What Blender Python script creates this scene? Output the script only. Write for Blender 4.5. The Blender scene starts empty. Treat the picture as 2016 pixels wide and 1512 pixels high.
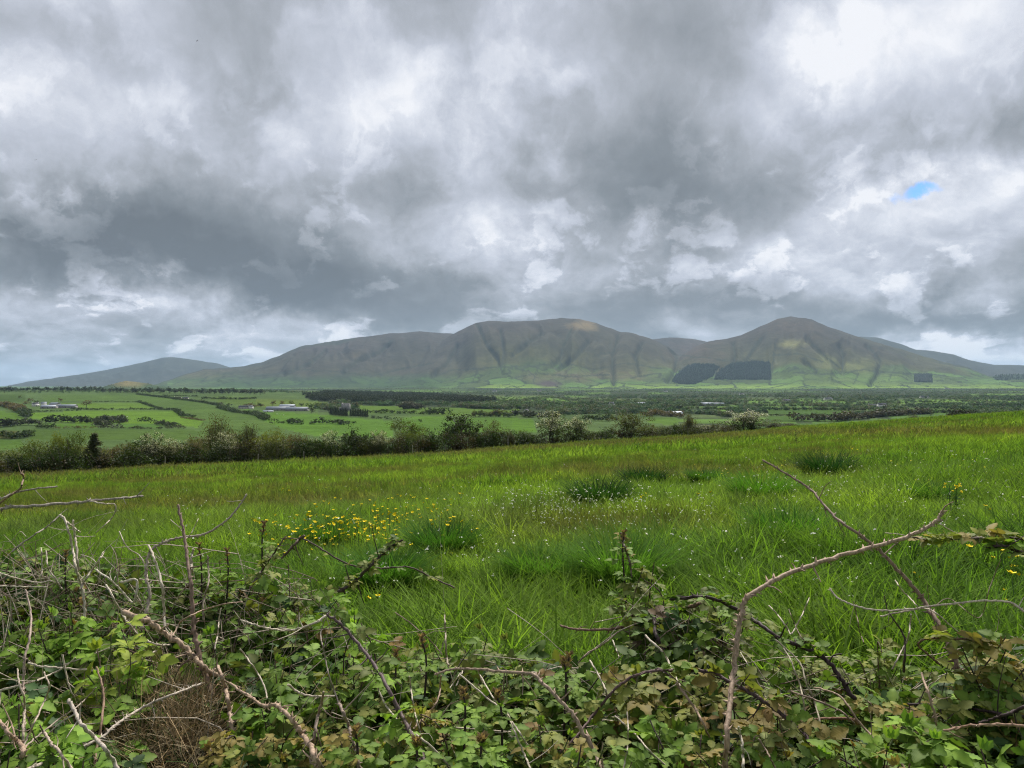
import bpy, math, random
import numpy as np
from mathutils import Vector, Matrix, Euler
random.seed(11); rng = np.random.default_rng(11)
scene = bpy.context.scene
COL = scene.collection
PI = math.pi

# ------------------------------------------------------------------ camera
FPX = 1540.0            # focal length in photograph pixels (2016 wide)
HZ = 758.0              # row of the eye-level horizon
cam_data = bpy.data.cameras.new('camera')
cam_data.sensor_width = 36.0
cam_data.lens = 36.0 * FPX / 2016.0
cam_data.clip_start = 0.05
cam_data.clip_end = 90000.0
cam = bpy.data.objects.new('camera', cam_data)
COL.objects.link(cam)
cam.location = (0, 0, 0)
cam.rotation_euler = (PI / 2 + math.atan((HZ - 756.0) / FPX), 0, 0)
scene.camera = cam

# ------------------------------------------------------------------ light
SUN_AZ, SUN_EL = math.radians(14), math.radians(50)
sd = Vector((math.sin(SUN_AZ) * math.cos(SUN_EL), math.cos(SUN_AZ) * math.cos(SUN_EL), math.sin(SUN_EL)))
sl = bpy.data.lights.new('sun', 'SUN')
sl.energy = 2.8
sl.angle = math.radians(10)
sl.color = (1.0, 0.95, 0.87)
so = bpy.data.objects.new('sun', sl)
COL.objects.link(so)
so.location = (0, 0, 50)
so.rotation_euler = sd.to_track_quat('Z', 'Y').to_euler()

scene.view_settings.view_transform = 'Standard'
scene.view_settings.look = 'None'
scene.view_settings.gamma = 1.0
scene.view_settings.use_curve_mapping = False
scene.view_settings.exposure = 1.15
scene.render.engine = 'CYCLES'
cy = scene.cycles
cy.max_bounces = 6
cy.diffuse_bounces = 2
cy.glossy_bounces = 1
cy.transmission_bounces = 3
cy.volume_bounces = 0
cy.transparent_max_bounces = 12
cy.caustics_reflective = False
cy.caustics_refractive = False
try:
    cy.use_adaptive_sampling = True
    cy.adaptive_threshold = 0.02
    cy.filter_width = 1.15
    cy.use_denoising = True
    cy.denoiser = 'OPENIMAGEDENOISE'
    cy.denoising_prefilter = 'NONE'
except Exception:
    pass


class NT:
    """tiny helper for node trees"""
    def __init__(s, tree):
        s.t = tree
        s.n = tree.nodes
        s.l = tree.links

    def new(s, typ, **kw):
        nd = s.n.new(typ)
        for k, v in kw.items():
            setattr(nd, k, v)
        return nd

    def put(s, sock, v):
        if isinstance(v, bpy.types.NodeSocket):
            s.l.new(v, sock)
        else:
            sock.default_value = v

    def math(s, op, a, b=None, c=None, clamp=False):
        nd = s.n.new('ShaderNodeMath')
        nd.operation = op
        nd.use_clamp = clamp
        s.put(nd.inputs[0], a)
        if b is not None:
            s.put(nd.inputs[1], b)
        if c is not None:
            s.put(nd.inputs[2], c)
        return nd.outputs[0]

    def vmath(s, op, a, b=None, scale=None):
        nd = s.n.new('ShaderNodeVectorMath')
        nd.operation = op
        s.put(nd.inputs[0], a)
        if b is not None:
            s.put(nd.inputs[1], b)
        if scale is not None:
            s.put(nd.inputs['Scale'], scale)
        return nd.outputs[1] if op in ('LENGTH', 'DISTANCE', 'DOT_PRODUCT') else nd.outputs[0]

    def noise(s, vec, scale, detail=4, rough=0.55, dist=0.0, col=False):
        nd = s.n.new('ShaderNodeTexNoise')
        if vec is not None:
            s.l.new(vec, nd.inputs['Vector'])
        nd.inputs['Scale'].default_value = scale
        nd.inputs['Detail'].default_value = detail
        nd.inputs['Roughness'].default_value = rough
        nd.inputs['Distortion'].default_value = dist
        return nd.outputs['Color'] if col else nd.outputs['Fac']

    def rng(s, v, a, b, c=0.0, d=1.0, smooth=False):
        nd = s.n.new('ShaderNodeMapRange')
        nd.interpolation_type = 'SMOOTHSTEP' if smooth else 'LINEAR'
        s.put(nd.inputs['Value'], v)
        for k, val in zip(('From Min', 'From Max', 'To Min', 'To Max'), (a, b, c, d)):
            s.put(nd.inputs[k], val)
        return nd.outputs[0]

    def mix(s, f, a, b, mode='MIX'):
        nd = s.n.new('ShaderNodeMix')
        nd.data_type = 'RGBA'
        nd.blend_type = mode
        s.put(nd.inputs[0], f)
        s.put(nd.inputs[6], a)
        s.put(nd.inputs[7], b)
        return nd.outputs[2]

    def ramp(s, f, stops):
        nd = s.n.new('ShaderNodeValToRGB')
        cr = nd.color_ramp
        while len(cr.elements) < len(stops):
            cr.elements.new(0.5)
        for e, (p, c) in zip(cr.elements, stops):
            e.position = p
            e.color = (*c, 1)
        s.put(nd.inputs[0], f)
        return nd.outputs[0]


# ------------------------------------------------------------------ sky
world = bpy.data.worlds.new('World')
scene.world = world
world.use_nodes = True
world.node_tree.nodes.clear()
W = NT(world.node_tree)
sky = W.new('ShaderNodeTexSky', sky_type='NISHITA')
sky.sun_disc = False
sky.sun_elevation = SUN_EL
sky.sun_rotation = SUN_AZ
tc = W.new('ShaderNodeTexCoord')
DIR = tc.outputs['Generated']
warp = W.vmath('SUBTRACT', W.noise(DIR, 3.2, 6, 0.6, col=True), (0.5, 0.5, 0.5))
warp2 = W.vmath('SUBTRACT', W.noise(DIR, 13.0, 5, 0.62, col=True), (0.5, 0.5, 0.5))
DW = W.vmath('ADD', DIR, W.vmath('SCALE', warp, scale=0.17))
DW = W.vmath('ADD', DW, W.vmath('SCALE', warp2, scale=0.085))


def pdir(px, py):
    v = Vector(((px - 1008) / FPX, 1.0, (HZ - py) / FPX))
    return v.normalized()


# soft masses of the cloud cover: (column, row, half width, half height, brightness)
MASSES = [
    (150, 490, 420, 120, -.32), (450, 520, 330, 100, -.26), (40, 420, 260, 120, -.14), (330, 400, 240, 120, -.10),
    (700, 570, 260, 85, -.20), (700, 400, 260, 150, -.12), (430, 120, 320, 130, -.12), (1000, 400, 90, 110, -.12),
    (1350, 450, 260, 100, -.21), (1400, 330, 330, 110, -.12), (1900, 240, 260, 150, -.06), (1830, 630, 380, 75, -.20),
    (1380, 600, 300, 60, -.12), (860, 615, 200, 50, -.14), (1230, 300, 200, 140, -.08), (1290, 90, 260, 90, -.05),
    (230, 225, 340, 150, .17), (60, 300, 170, 90, .10), (900, 235, 340, 95, .17), (1560, 225, 230, 190, .22),
    (1800, 60, 320, 130, .10), (1080, 440, 200, 80, .20), (1275, 470, 65, 60, .25), (1060, 545, 190, 80, .22),
    (1760, 455, 430, 105, .26), (1950, 400, 230, 90, .16), (1640, 575, 260, 60, .20), (930, 460, 170, 70, .12),
    (180, 640, 460, 66, .26), (80, 725, 420, 34, .24), (1900, 590, 260, 40, .20), (1960, 690, 240, 34, .24), (1700, 520, 380, 60, .10), (1340, 690, 300, 40, .12), (1500, 560, 200, 50, .14), (60, 110, 220, 140, .07), (620, 300, 160, 120, .05), (1080, 180, 230, 100, .06),
    (1500, 640, 200, 40, .12), (690, 640, 260, 40, .12),
]
acc = None
for (px, py, sx, sy, w) in MASSES:
    c = pdir(px, py)
    dlt = W.vmath('SUBTRACT', DW, tuple(c))
    dlt = W.vmath('MULTIPLY', dlt, (FPX / sx, 1.1, FPX / sy))
    r = W.vmath('LENGTH', dlt)
    g = W.rng(r, 1.25, 0.0, 0.0, w * 1.2, smooth=True)
    acc = g if acc is None else W.math('ADD', acc, g)
sep = W.new('ShaderNodeSeparateXYZ')
W.l.new(DIR, sep.inputs[0])
lz = W.math('MULTIPLY', W.math('LOGARITHM', W.math('ADD', W.math('MAXIMUM', sep.outputs[2], 0.0), 0.10), math.e), 0.36)
cm2 = W.new('ShaderNodeCombineXYZ')
W.l.new(sep.outputs[0], cm2.inputs[0])
W.l.new(sep.outputs[1], cm2.inputs[1])
W.l.new(lz, cm2.inputs[2])
S0 = cm2.outputs[0]
low = W.rng(sep.outputs[2], 0.38, 0.04, 0.0, 1.0)
n1 = W.noise(S0, 2.6, 10, 0.54)
n2 = W.noise(S0, 7.0, 10, 0.58)
wv = W.vmath('ADD', S0, W.vmath('SCALE', W.vmath('SUBTRACT', W.noise(S0, 9.0, 8, 0.6, col=True), (0.5, 0.5, 0.5)), scale=0.10))
vo = W.new('ShaderNodeTexVoronoi', feature='SMOOTH_F1')
vo.inputs['Scale'].default_value = 8.0
vo.inputs['Detail'].default_value = 3.0
vo.inputs['Roughness'].default_value = 0.55
vo.inputs['Smoothness'].default_value = 0.35
W.l.new(wv, vo.inputs['Vector'])
puff = W.rng(vo.outputs['Distance'], 0.05, 0.75, 1.0, 0.0)
n7 = W.noise(wv, 3.4, 11, 0.55)
rim = W.rng(W.math('ADD', n7, W.math('MULTIPLY', puff, 0.10)), 0.50, 0.60, -0.5, 0.5, smooth=True)
n8 = W.noise(wv, 12.0, 9, 0.56)
rim2 = W.rng(W.math('ADD', n8, W.math('MULTIPLY', puff, 0.14)), 0.54, 0.62, -0.5, 0.5, smooth=True)
L = W.math('ADD', acc, 0.71)
L = W.math('ADD', L, W.math('MULTIPLY', W.math('SUBTRACT', n1, 0.5), 0.50))
L = W.math('ADD', L, W.math('MULTIPLY', W.math('SUBTRACT', n2, 0.5), 0.50))
L = W.math('ADD', L, W.math('MULTIPLY', W.math('SUBTRACT', puff, 0.5), W.math('ADD', W.math('MULTIPLY', low, 0.16), 0.07)))
up1 = W.vmath('ADD', wv, (0.012, 0.0, 0.045))
em1 = W.math('SUBTRACT', n7, W.noise(up1, 3.4, 11, 0.55))
up2 = W.vmath('ADD', wv, (0.005, 0.0, 0.017))
em2 = W.math('SUBTRACT', n8, W.noise(up2, 12.0, 9, 0.56))
lit = W.rng(L, 0.25, 0.75, 0.25, 1.0)
L = W.math('ADD', L, W.math('MULTIPLY', W.math('MULTIPLY', em1, lit), 1.15))
L = W.math('ADD', L, W.math('MULTIPLY', W.math('MULTIPLY', em2, lit), W.math('ADD', W.math('MULTIPLY', low, 0.75), 0.3)))
L = W.math('ADD', L, W.math('MULTIPLY', rim, 0.14))
L = W.math('ADD', L, W.math('MULTIPLY', rim2, W.math('MULTIPLY', low, 0.30)), clamp=True)
CS = 5.0
cl = W.ramp(L, [(0.0, (.128, .143, .160)), (.28, (.212, .234, .258)), (.5, (.342, .366, .405)),
                (.72, (.500, .530, .605)), (.9, (.680, .705, .775)), (1.0, (.82, .83, .87))])
cl = W.mix(1.0, cl, (CS, CS, CS, 1), 'MULTIPLY')
# one small gap with blue sky, and thin breaks low over the left horizon
c = pdir(1812, 377)
DH = W.vmath('ADD', DIR, W.vmath('SCALE', W.vmath('SUBTRACT', W.noise(DIR, 26.0, 6, 0.65, col=True), (0.5, 0.5, 0.5)), scale=0.055))
dlt = W.vmath('MULTIPLY', W.vmath('SUBTRACT', DH, tuple(c)), (FPX / 27, 1.1, FPX / 10))
hole = W.rng(W.vmath('LENGTH', dlt), 1.6, 0.1, 0.0, 0.95, smooth=True)
skyc = W.mix(1.0, sky.outputs[0], (.22, .42, .75, 1), 'MULTIPLY')
final = W.mix(hole, cl, skyc)
bg = W.new('ShaderNodeBackground')
W.l.new(final, bg.inputs['Color'])
bg.inputs['Strength'].default_value = 0.1
wo = W.new('ShaderNodeOutputWorld')
W.l.new(bg.outputs[0], wo.inputs['Surface'])
world.cycles.sampling_method = 'MANUAL'
world.cycles.sample_map_resolution = 512


# ------------------------------------------------------------------ helpers
def tag(o, label=None, cat=None, group=None, kind=None):
    if label:
        o['label'] = label
    if cat:
        o['category'] = cat
    if group:
        o['group'] = group
    if kind:
        o['kind'] = kind
    return o


def fmesh(name, V, F, mat=None, smooth=False, attrs=None, mat_idx=None):
    V = np.asarray(V, dtype=np.float32)
    F = np.asarray(F, dtype=np.int32)
    k = F.shape[1]
    me = bpy.data.meshes.new(name)
    me.vertices.add(len(V))
    me.vertices.foreach_set('co', V.ravel())
    me.loops.add(F.size)
    me.loops.foreach_set('vertex_index', F.ravel())
    me.polygons.add(len(F))
    me.polygons.foreach_set('loop_start', np.arange(0, F.size, k, dtype=np.int32))
    me.polygons.foreach_set('loop_total', np.full(len(F), k, dtype=np.int32))
    if mat is not None:
        for m in (mat if isinstance(mat, (list, tuple)) else [mat]):
            me.materials.append(m)
    if mat_idx is not None:
        me.polygons.foreach_set('material_index', np.asarray(mat_idx, dtype=np.int32))
    me.update(calc_edges=True)
    if smooth:
        me.polygons.foreach_set('use_smooth', np.ones(len(F), dtype=bool))
    if attrs:
        for an, (typ, dat) in attrs.items():
            a = me.attributes.new(an, typ, 'POINT')
            dat = np.asarray(dat, dtype=np.float32)
            a.data.foreach_set('color' if typ == 'FLOAT_COLOR' else ('vector' if typ == 'FLOAT_VECTOR' else 'value'), dat.ravel())
    return me


def link(name, me, parent=None, loc=None):
    o = bpy.data.objects.new(name, me)
    COL.objects.link(o)
    if parent is not None:
        o.parent = parent
    if loc is not None:
        o.location = loc
    return o


def empty(name, loc):
    o = bpy.data.objects.new(name, None)
    COL.objects.link(o)
    o.location = loc
    o.empty_display_size = 0.1
    return o


class Acc:
    """collects pieces into one vertex/face list"""
    def __init__(s):
        s.v = []
        s.f = []
        s.n = 0
        s.a = []
        s.m = []

    def add(s, V, F, var=None, mi=0):
        V = np.asarray(V, dtype=np.float64).reshape(-1, 3)
        F = np.asarray(F, dtype=np.int64)
        s.v.append(V)
        s.f.append(F + s.n)
        s.n += len(V)
        s.a.append(np.full(len(V), 0.5) if var is None else np.broadcast_to(var, (len(V),)))
        s.m.append(np.full(len(F), mi))

    def mesh(s, name, mat, smooth=False):
        V = np.concatenate(s.v)
        F = np.concatenate(s.f)
        return fmesh(name, V, F, mat, smooth, {'var': ('FLOAT', np.concatenate(s.a))}, np.concatenate(s.m))


def h2(ix, iy, seed):
    n = (ix.astype(np.int64) * 374761393 + iy.astype(np.int64) * 668265263 + seed * 1274126177) & 0xFFFFFFFF
    n = ((n ^ (n >> 13)) * 1274126177) & 0xFFFFFFFF
    n = n ^ (n >> 16)
    return (n & 0xFFFFFF) / float(0xFFFFFF)


def vnoise(x, y, seed=0):
    x = np.asarray(x, dtype=np.float64)
    y = np.asarray(y, dtype=np.float64)
    ix = np.floor(x)
    iy = np.floor(y)
    fx = x - ix
    fy = y - iy
    fx = fx * fx * (3 - 2 * fx)
    fy = fy * fy * (3 - 2 * fy)
    a = h2(ix, iy, seed)
    b = h2(ix + 1, iy, seed)
    c = h2(ix, iy + 1, seed)
    d = h2(ix + 1, iy + 1, seed)
    return (a * (1 - fx) + b * fx) * (1 - fy) + (c * (1 - fx) + d * fx) * fy


def fbm(x, y, seed=0, oct=4, gain=0.5):
    s = 0
    a = 1.0
    t = 0
    for i in range(oct):
        s = s + a * vnoise(x * 2 ** i + 17.3 * i, y * 2 ** i - 9.1 * i, seed + i)
        t += a
        a *= gain
    return s / t


def sstep(a, b, x):
    t = np.clip((x - a) / (b - a), 0, 1)
    return t * t * (3 - 2 * t)


# ------------------------------------------------------------------ shape of the land
EDGE_PX = [-1600, 0, 504, 1008, 1512, 1700, 2016, 3600]
EDGE_Y = [58, 72, 85, 95, 128, 140, 150, 160]


def px_of(x, y):
    return 1008 + FPX * x / np.maximum(y, 0.5)


def edge_y(px):
    return np.interp(px, EDGE_PX, EDGE_Y)


def near_z(x, y):
    yy = np.where(y > -6, y, -6)
    z = -1.1 - 0.0722 * yy + 0.0466 * np.maximum(x, -120)
    xr = np.clip(x, -150, 190)
    z = z + 0.0214 * 8 * np.log1p(np.exp(np.clip(xr / 8, -20, 30)))
    far = np.clip(y / 25, 0.25, 3.0)
    z = z + (fbm(x / 9, y / 9, 3, 3) - 0.5) * 0.22 * far
    z = z + (fbm(x / 2.1, y / 2.1, 5, 2) - 0.5) * 0.10 * sstep(2, 6, y)
    z = z - 0.25 * np.clip((x / 90) ** 2, 0, 4) * 0
    return z


LY = [0, 400, 700, 1000, 1300, 2000, 2700, 3000, 3600, 6000, 9000, 15000, 60000]
LZ = [-46, -46, -46, -45, -43, -31, -17.5, -18, -28, -32, -34, -38, -60]
RY = [0, 400, 1200, 3000, 6000, 8000, 15000, 60000]
RZ = [-46, -46, -42, -40, -27, -22, -30, -60]


def valley_z(x, y):
    px = px_of(x, y)
    w = sstep(820, 420, px)
    z = np.interp(y, LY, LZ) * w + np.interp(y, RY, RZ) * (1 - w)
    return z + (fbm(x / 420, y / 420, 21, 3) - 0.5) * 5 * sstep(700, 2500, y)


A_ = [(200, 766), (300, 758), (320, 752), (360, 738), (400, 727), (440, 724), (480, 721), (520, 711), (550, 700), (590, 682), (640, 673),
      (700, 665), (765, 656), (825, 652), (890, 656), (960, 668), (1040, 690), (1120, 730), (1180, 762)]
B_ = [(700, 768), (770, 748), (800, 722), (840, 692), (890, 658), (935, 637), (960, 632), (1000, 633), (1058, 631), (1103, 626), (1143, 628),
      (1173, 636), (1223, 654), (1243, 655), (1283, 667), (1313, 682), (1345, 706), (1380, 740), (1410, 768)]
C_ = [(1180, 740), (1240, 690), (1283, 668), (1318, 664), (1358, 666), (1393, 673), (1450, 690), (1520, 740), (1560, 766)]
D_ = [(1270, 768), (1310, 735), (1340, 702), (1365, 685), (1393, 673), (1430, 667), (1458, 660), (1488, 647), (1533, 627), (1558, 622), (1598, 629),
      (1628, 642), (1663, 654), (1693, 664), (1758, 683), (1808, 698), (1858, 713), (1905, 723), (1945, 740), (2000, 758), (2060, 768)]
E_ = [(1600, 740), (1650, 675), (1693, 662), (1728, 664), (1768, 675), (1803, 688), (1833, 690), (1878, 698), (1908, 709), (1958, 718), (2016, 719),
      (2150, 705), (2400, 700), (2800, 730), (3300, 764)]
G_ = [(1880, 768), (1930, 744), (1975, 738), (2016, 736), (2200, 742), (2500, 768)]
L_ = [(-900, 768), (-500, 764), (0, 763), (50, 752), (130, 741), (200, 730), (280, 714), (320, 704), (340, 703), (375, 707), (430, 716), (450, 722), (520, 735), (620, 764)]
K_ = [(185, 768), (215, 758), (245, 750), (262, 751), (300, 757), (345, 768)]
#        profile, ridge depth, foot depth, relief seed, relief
MASSIFS = [(A_, 10200, 6900, 31, 1.0), (B_, 9400, 6000, 41, 1.0), (C_, 11800, 9000, 51, 1.0), (D_, 9100, 5900, 61, 0.9),
           (E_, 13000, 9500, 71, 0.7), (G_, 7600, 6200, 77, 0.5), (L_, 15500, 12000, 81, 0.8), (K_, 5400, 4700, 91, 0.3)]

GULLIES = [
    [(1125, 648), (1110, 680), (1103, 705), (1088, 718)], [(1068, 655), (1038, 675), (1008, 698)],
    [(940, 640), (960, 680), (980, 705), (988, 732)], [(985, 650), (992, 695), (988, 720)],
    [(1218, 660), (1213, 678), (1205, 700), (1207, 730), (1208, 757)],
    [(1318, 682), (1333, 705), (1328, 730), (1316, 750)], [(1443, 675), (1448, 700), (1445, 712)],
    [(1588, 667), (1608, 685), (1628, 705), (1653, 722)], [(1653, 680), (1660, 700), (1658, 732)],
    [(1708, 680), (1733, 710), (1728, 735), (1713, 755)], [(1583, 710), (1608, 730)],
    [(778, 660), (753, 690), (703, 710), (673, 732)], [(1160, 670), (1135, 700), (1100, 725)],
    [(1265, 675), (1250, 700), (1258, 735)], [(900, 680), (880, 715), (850, 738)], [(1500, 665), (1482, 690), (1470, 708)],
    [(640, 690), (610, 715), (560, 735)],
]
WALLS = [
    [(1526, 675), (1521, 710), (1518, 750)], [(1848, 713), (1900, 724), (1938, 731)], [(1345, 700), (1400, 706), (1440, 712), (1500, 708)],
    [(1518, 700), (1570, 696), (1620, 712)], [(1170, 700), (1210, 694)], [(1020, 722), (1100, 716), (1170, 726), (1240, 716), (1300, 726)],
    [(850, 742), (900, 728), (960, 724), (1020, 722)], [(1000, 745), (1060, 735), (1130, 742), (1200, 738)], [(1558, 735), (1640, 735), (1700, 728), (1790, 735), (1860, 738)],
    [(1760, 724), (1750, 750)], [(1690, 735), (1680, 756)], [(1240, 745), (1300, 735)], [(940, 728), (930, 755)], [(1060, 716), (1050, 752)],
    [(730, 742), (790, 728), (850, 715)], [(500, 742), (600, 728), (700, 735)],
]


def dist_poly(px, py, pts):
    best = np.full(px.shape, 1e9)
    for (x0, y0), (x1, y1) in zip(pts[:-1], pts[1:]):
        dx, dy = x1 - x0, y1 - y0
        t = np.clip(((px - x0) * dx + (py - y0) * dy) / (dx * dx + dy * dy), 0, 1)
        best = np.minimum(best, np.hypot(px - x0 - t * dx, py - y0 - t * dy))
    return best


def HZ0(x, y):
    x = np.asarray(x, dtype=np.float64)
    y = np.asarray(y, dtype=np.float64)
    px = px_of(x, y)
    ey = edge_y(px)
    zn = near_z(x, np.minimum(y, ey))
    zv = valley_z(x, y)
    s = np.clip((y - ey) / 520, 0, 1) ** 0.8
    z = zn * (1 - s) + zv * s
    far = y > 3800
    if far.any():
        xf, yf, pf, zf = x[far] if x.shape else x, y[far], px[far], z[far]
        base = zf.copy()
        out = zf.copy()
        for prof, Yr, Yf, sd_, rel in MASSIFS:
            P = np.array(prof, float)
            k = yf / Yr
            wob = (fbm(pf / 60, yf / 1500, sd_, 3) - 0.5) * 26 * rel * np.clip((Yr - yf) / 2500, 0, 1)
            hr = np.interp(pf + wob, P[:, 0], -(P[:, 1] - HZ) / FPX * Yr, left=-200, right=-200)
            hr = hr + (fbm(pf / 14, pf * 0, sd_ + 5, 3) - 0.5) * 16 * rel
            Yfoot = Yf + (fbm(pf / 90, pf * 0, sd_ + 2, 3) - 0.5) * 900 * rel
            t = (yf - Yfoot) / (Yr - Yfoot)
            tc_ = np.clip(t, 0, 1)
            p = 0.62 * (tc_ * tc_ * (3 - 2 * tc_)) + 0.38 * tc_ ** 1.25
            p = np.where(t > 1, 1 - np.clip((t - 1) * 0.9, 0, 1) ** 1.4, p)
            amp = np.maximum(hr - base, 0)
            rid = 1 - np.abs(2 * fbm(pf / 75 + 0.6 * fbm(pf / 50, yf / 900, sd_ + 8, 2), yf / 2600, sd_ + 9, 4, 0.55) - 1)
            hm = base + amp * p + (rid - 0.72) * 0.34 * amp * (p * (1 - p)) * 4 * rel * 0.8
            hm = hm + (fbm(xf / 330, yf / 330, sd_ + 12, 4) - 0.5) * 34 * np.clip(amp / 300, 0, 1) * np.clip(p * (1 - p) * 4, 0, 1)
            out = np.maximum(out, np.where(t > 0, hm, -999))
        pyv = HZ - FPX * out / yf
        m = (pyv < 762) & (yf < 9300)
        if m.any():
            cv = np.zeros(m.sum())
            for g in GULLIES:
                d = dist_poly(pf[m], pyv[m], g)
                cv = np.maximum(cv, np.exp(-(d / 4.4) ** 2))
            out[m] -= cv * 46
        z = z.copy()
        z[far] = out
    return z


def H(x, y):
    x, y = np.broadcast_arrays(np.asarray(x, float), np.asarray(y, float))
    sh = x.shape
    return HZ0(x.ravel().copy(), y.ravel().copy()).reshape(sh)


_RY = np.concatenate([np.geomspace(2.0, 160, 160), 1 / np.linspace(1 / 161, 1 / 4200, 420), np.linspace(4250, 13000, 260)])


def hit(pxs, pys, ymin=0.0):
    """world points where the sight lines through these photograph points meet the land"""
    pxs = np.atleast_1d(np.asarray(pxs, float))
    pys = np.atleast_1d(np.asarray(pys, float))
    ry = _RY[_RY >= ymin]
    U = (pxs - 1008) / FPX
    X = U[:, None] * ry[None, :]
    Y = np.broadcast_to(ry, X.shape)
    Z = H(X, Y)
    v = (pys - HZ) / FPX
    above = (-Z / Y) <= v[:, None]
    idx = above.argmax(axis=1)
    none = ~above.any(axis=1)
    idx[none] = len(ry) - 1
    idx = np.maximum(idx, 1)
    r = np.arange(len(pxs))
    f1 = (-Z / Y)[r, idx] - v
    f0 = (-Z / Y)[r, idx - 1] - v
    t = np.clip(f0 / np.where(np.abs(f0 - f1) < 1e-12, 1, f0 - f1), 0, 1)
    t = np.where(none, 1, t)
    yy = ry[idx - 1] + (ry[idx] - ry[idx - 1]) * t
    xx = U * yy
    return np.stack([xx, yy, H(xx, yy)], 1)
# ------------------------------------------------------------------ land cover
def in_poly(px, py, poly):
    c = np.zeros(px.shape, bool)
    n = len(poly)
    for i in range(n):
        x0, y0 = poly[i]
        x1, y1 = poly[(i + 1) % n]
        if y0 == y1:
            continue
        cond = ((y0 > py) != (y1 > py)) & (px < (x1 - x0) * (py - y0) / (y1 - y0) + x0)
        c ^= cond
    return c


FIELDS = [  # outline in the photograph, grass colour
    ([(-300, 774), (50, 775), (50, 791), (-300, 795)], (.048, .105, .028)),
    ([(85, 784), (100, 775), (270, 775), (345, 784), (400, 793), (430, 801), (463, 812), (504, 819), (524, 829), (560, 842), (560, 852), (400, 858), (392, 828), (370, 822), (342, 807), (312, 802), (272, 791), (180, 791), (90, 790)], (.070, .150, .040)),
    ([(91, 795), (272, 793), (312, 806), (192, 807), (142, 802), (110, 798)], (.090, .195, .032)),
    ([(54, 812), (160, 810), (345, 809), (370, 822), (400, 829), (390, 842), (300, 834), (180, 835), (60, 825)], (.100, .225, .030)),
    ([(91, 835), (180, 834), (195, 843), (105, 841)], (.070, .170, .028)),
    ([(235, 833), (300, 834), (325, 843), (240, 844)], (.065, .165, .035)),
    ([(60, 847), (370, 845), (400, 850), (400, 866), (60, 866)], (.060, .130, .030)),
    ([(-300, 808), (0, 809), (42, 815), (47, 825), (8, 833), (-300, 850)], (.075, .175, .028)),
    ([(-300, 864), (42, 867), (48, 880), (-300, 930)], (.065, .150, .030)),
    ([(-300, 850), (35, 848), (30, 862), (-300, 862)], (.075, .095, .030)),
    ([(400, 780), (500, 783), (504, 796), (470, 800), (420, 790)], (.075, .150, .035)),
    ([(504, 785), (596, 788), (650, 794), (720, 797), (650, 802), (504, 801)], (.095, .170, .040)),
    ([(620, 794), (700, 798), (900, 803), (1008, 808), (1008, 820), (920, 820), (810, 815), (720, 812), (700, 800)], (.075, .165, .030)),
    ([(480, 806), (540, 811), (620, 815), (700, 823), (775, 828), (775, 860), (620, 858), (560, 845), (504, 822)], (.075, .190, .028)),
    ([(814, 820), (1008, 822), (1050, 828), (1055, 842), (1000, 850), (790, 860), (790, 824)], (.070, .175, .025)),
    ([(1008, 804), (1022, 806), (1018, 818), (1008, 820)], (.085, .19, .03)),
    ([(1008, 824), (1050, 826), (1056, 850), (1008, 854)], (.075, .190, .022)),
    ([(1270, 821), (1345, 824), (1330, 838), (1275, 832)], (.075, .175, .030)),
    ([(1512, 808), (1652, 808), (1682, 813), (1672, 819), (1512, 817)], (.050, .125, .028)),
    ([(1512, 820), (1672, 821), (1672, 830), (1500, 830)], (.055, .130, .030)),
    ([(1350, 806), (1435, 810), (1430, 815), (1350, 812)], (.060, .140, .030)),
]
PLANT = [(596, 781), (644, 774), (760, 775), (829, 778), (979, 790), (914, 796), (704, 795), (616, 789)]
SPRUCE_BLOCKS = [
    [(1322, 752), (1333, 735), (1350, 722), (1368, 716), (1403, 718), (1417, 722), (1403, 741), (1368, 757), (1340, 757)],
    [(1406, 748), (1410, 735), (1428, 722), (1443, 715), (1488, 711), (1518, 714), (1518, 748)],
    [(1800, 738), (1833, 737), (1836, 753), (1800, 753)],
    [(1950, 738), (2016, 733), (2300, 735), (2300, 748), (2016, 747), (1960, 749)],
]
MOOR_AND_SUNLIT_PATCH = [  # moor tones, and sunlit spots painted in pale colour (column, row, half width, half height, colour, weight)
    (1150, 641, 30, 12, (.190, .145, .075), .8), (1552, 678, 32, 9, (.190, .190, .075), .8), (1630, 712, 30, 14, (.150, .170, .065), .7),
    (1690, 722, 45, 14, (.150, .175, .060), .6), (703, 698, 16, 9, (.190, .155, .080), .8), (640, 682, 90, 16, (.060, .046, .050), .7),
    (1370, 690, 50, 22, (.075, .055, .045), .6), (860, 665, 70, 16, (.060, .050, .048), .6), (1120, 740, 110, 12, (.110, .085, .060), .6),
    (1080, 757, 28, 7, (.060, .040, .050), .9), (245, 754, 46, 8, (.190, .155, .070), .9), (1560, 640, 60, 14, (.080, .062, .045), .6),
    (380, 735, 60, 10, (.155, .165, .075), .8), (160, 752, 40, 7, (.120, .090, .075), .7), (1240, 740, 60, 12, (.12, .10, .06), .5),
    (1700, 745, 160, 14, (.12, .19, .045), .5),
]


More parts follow.
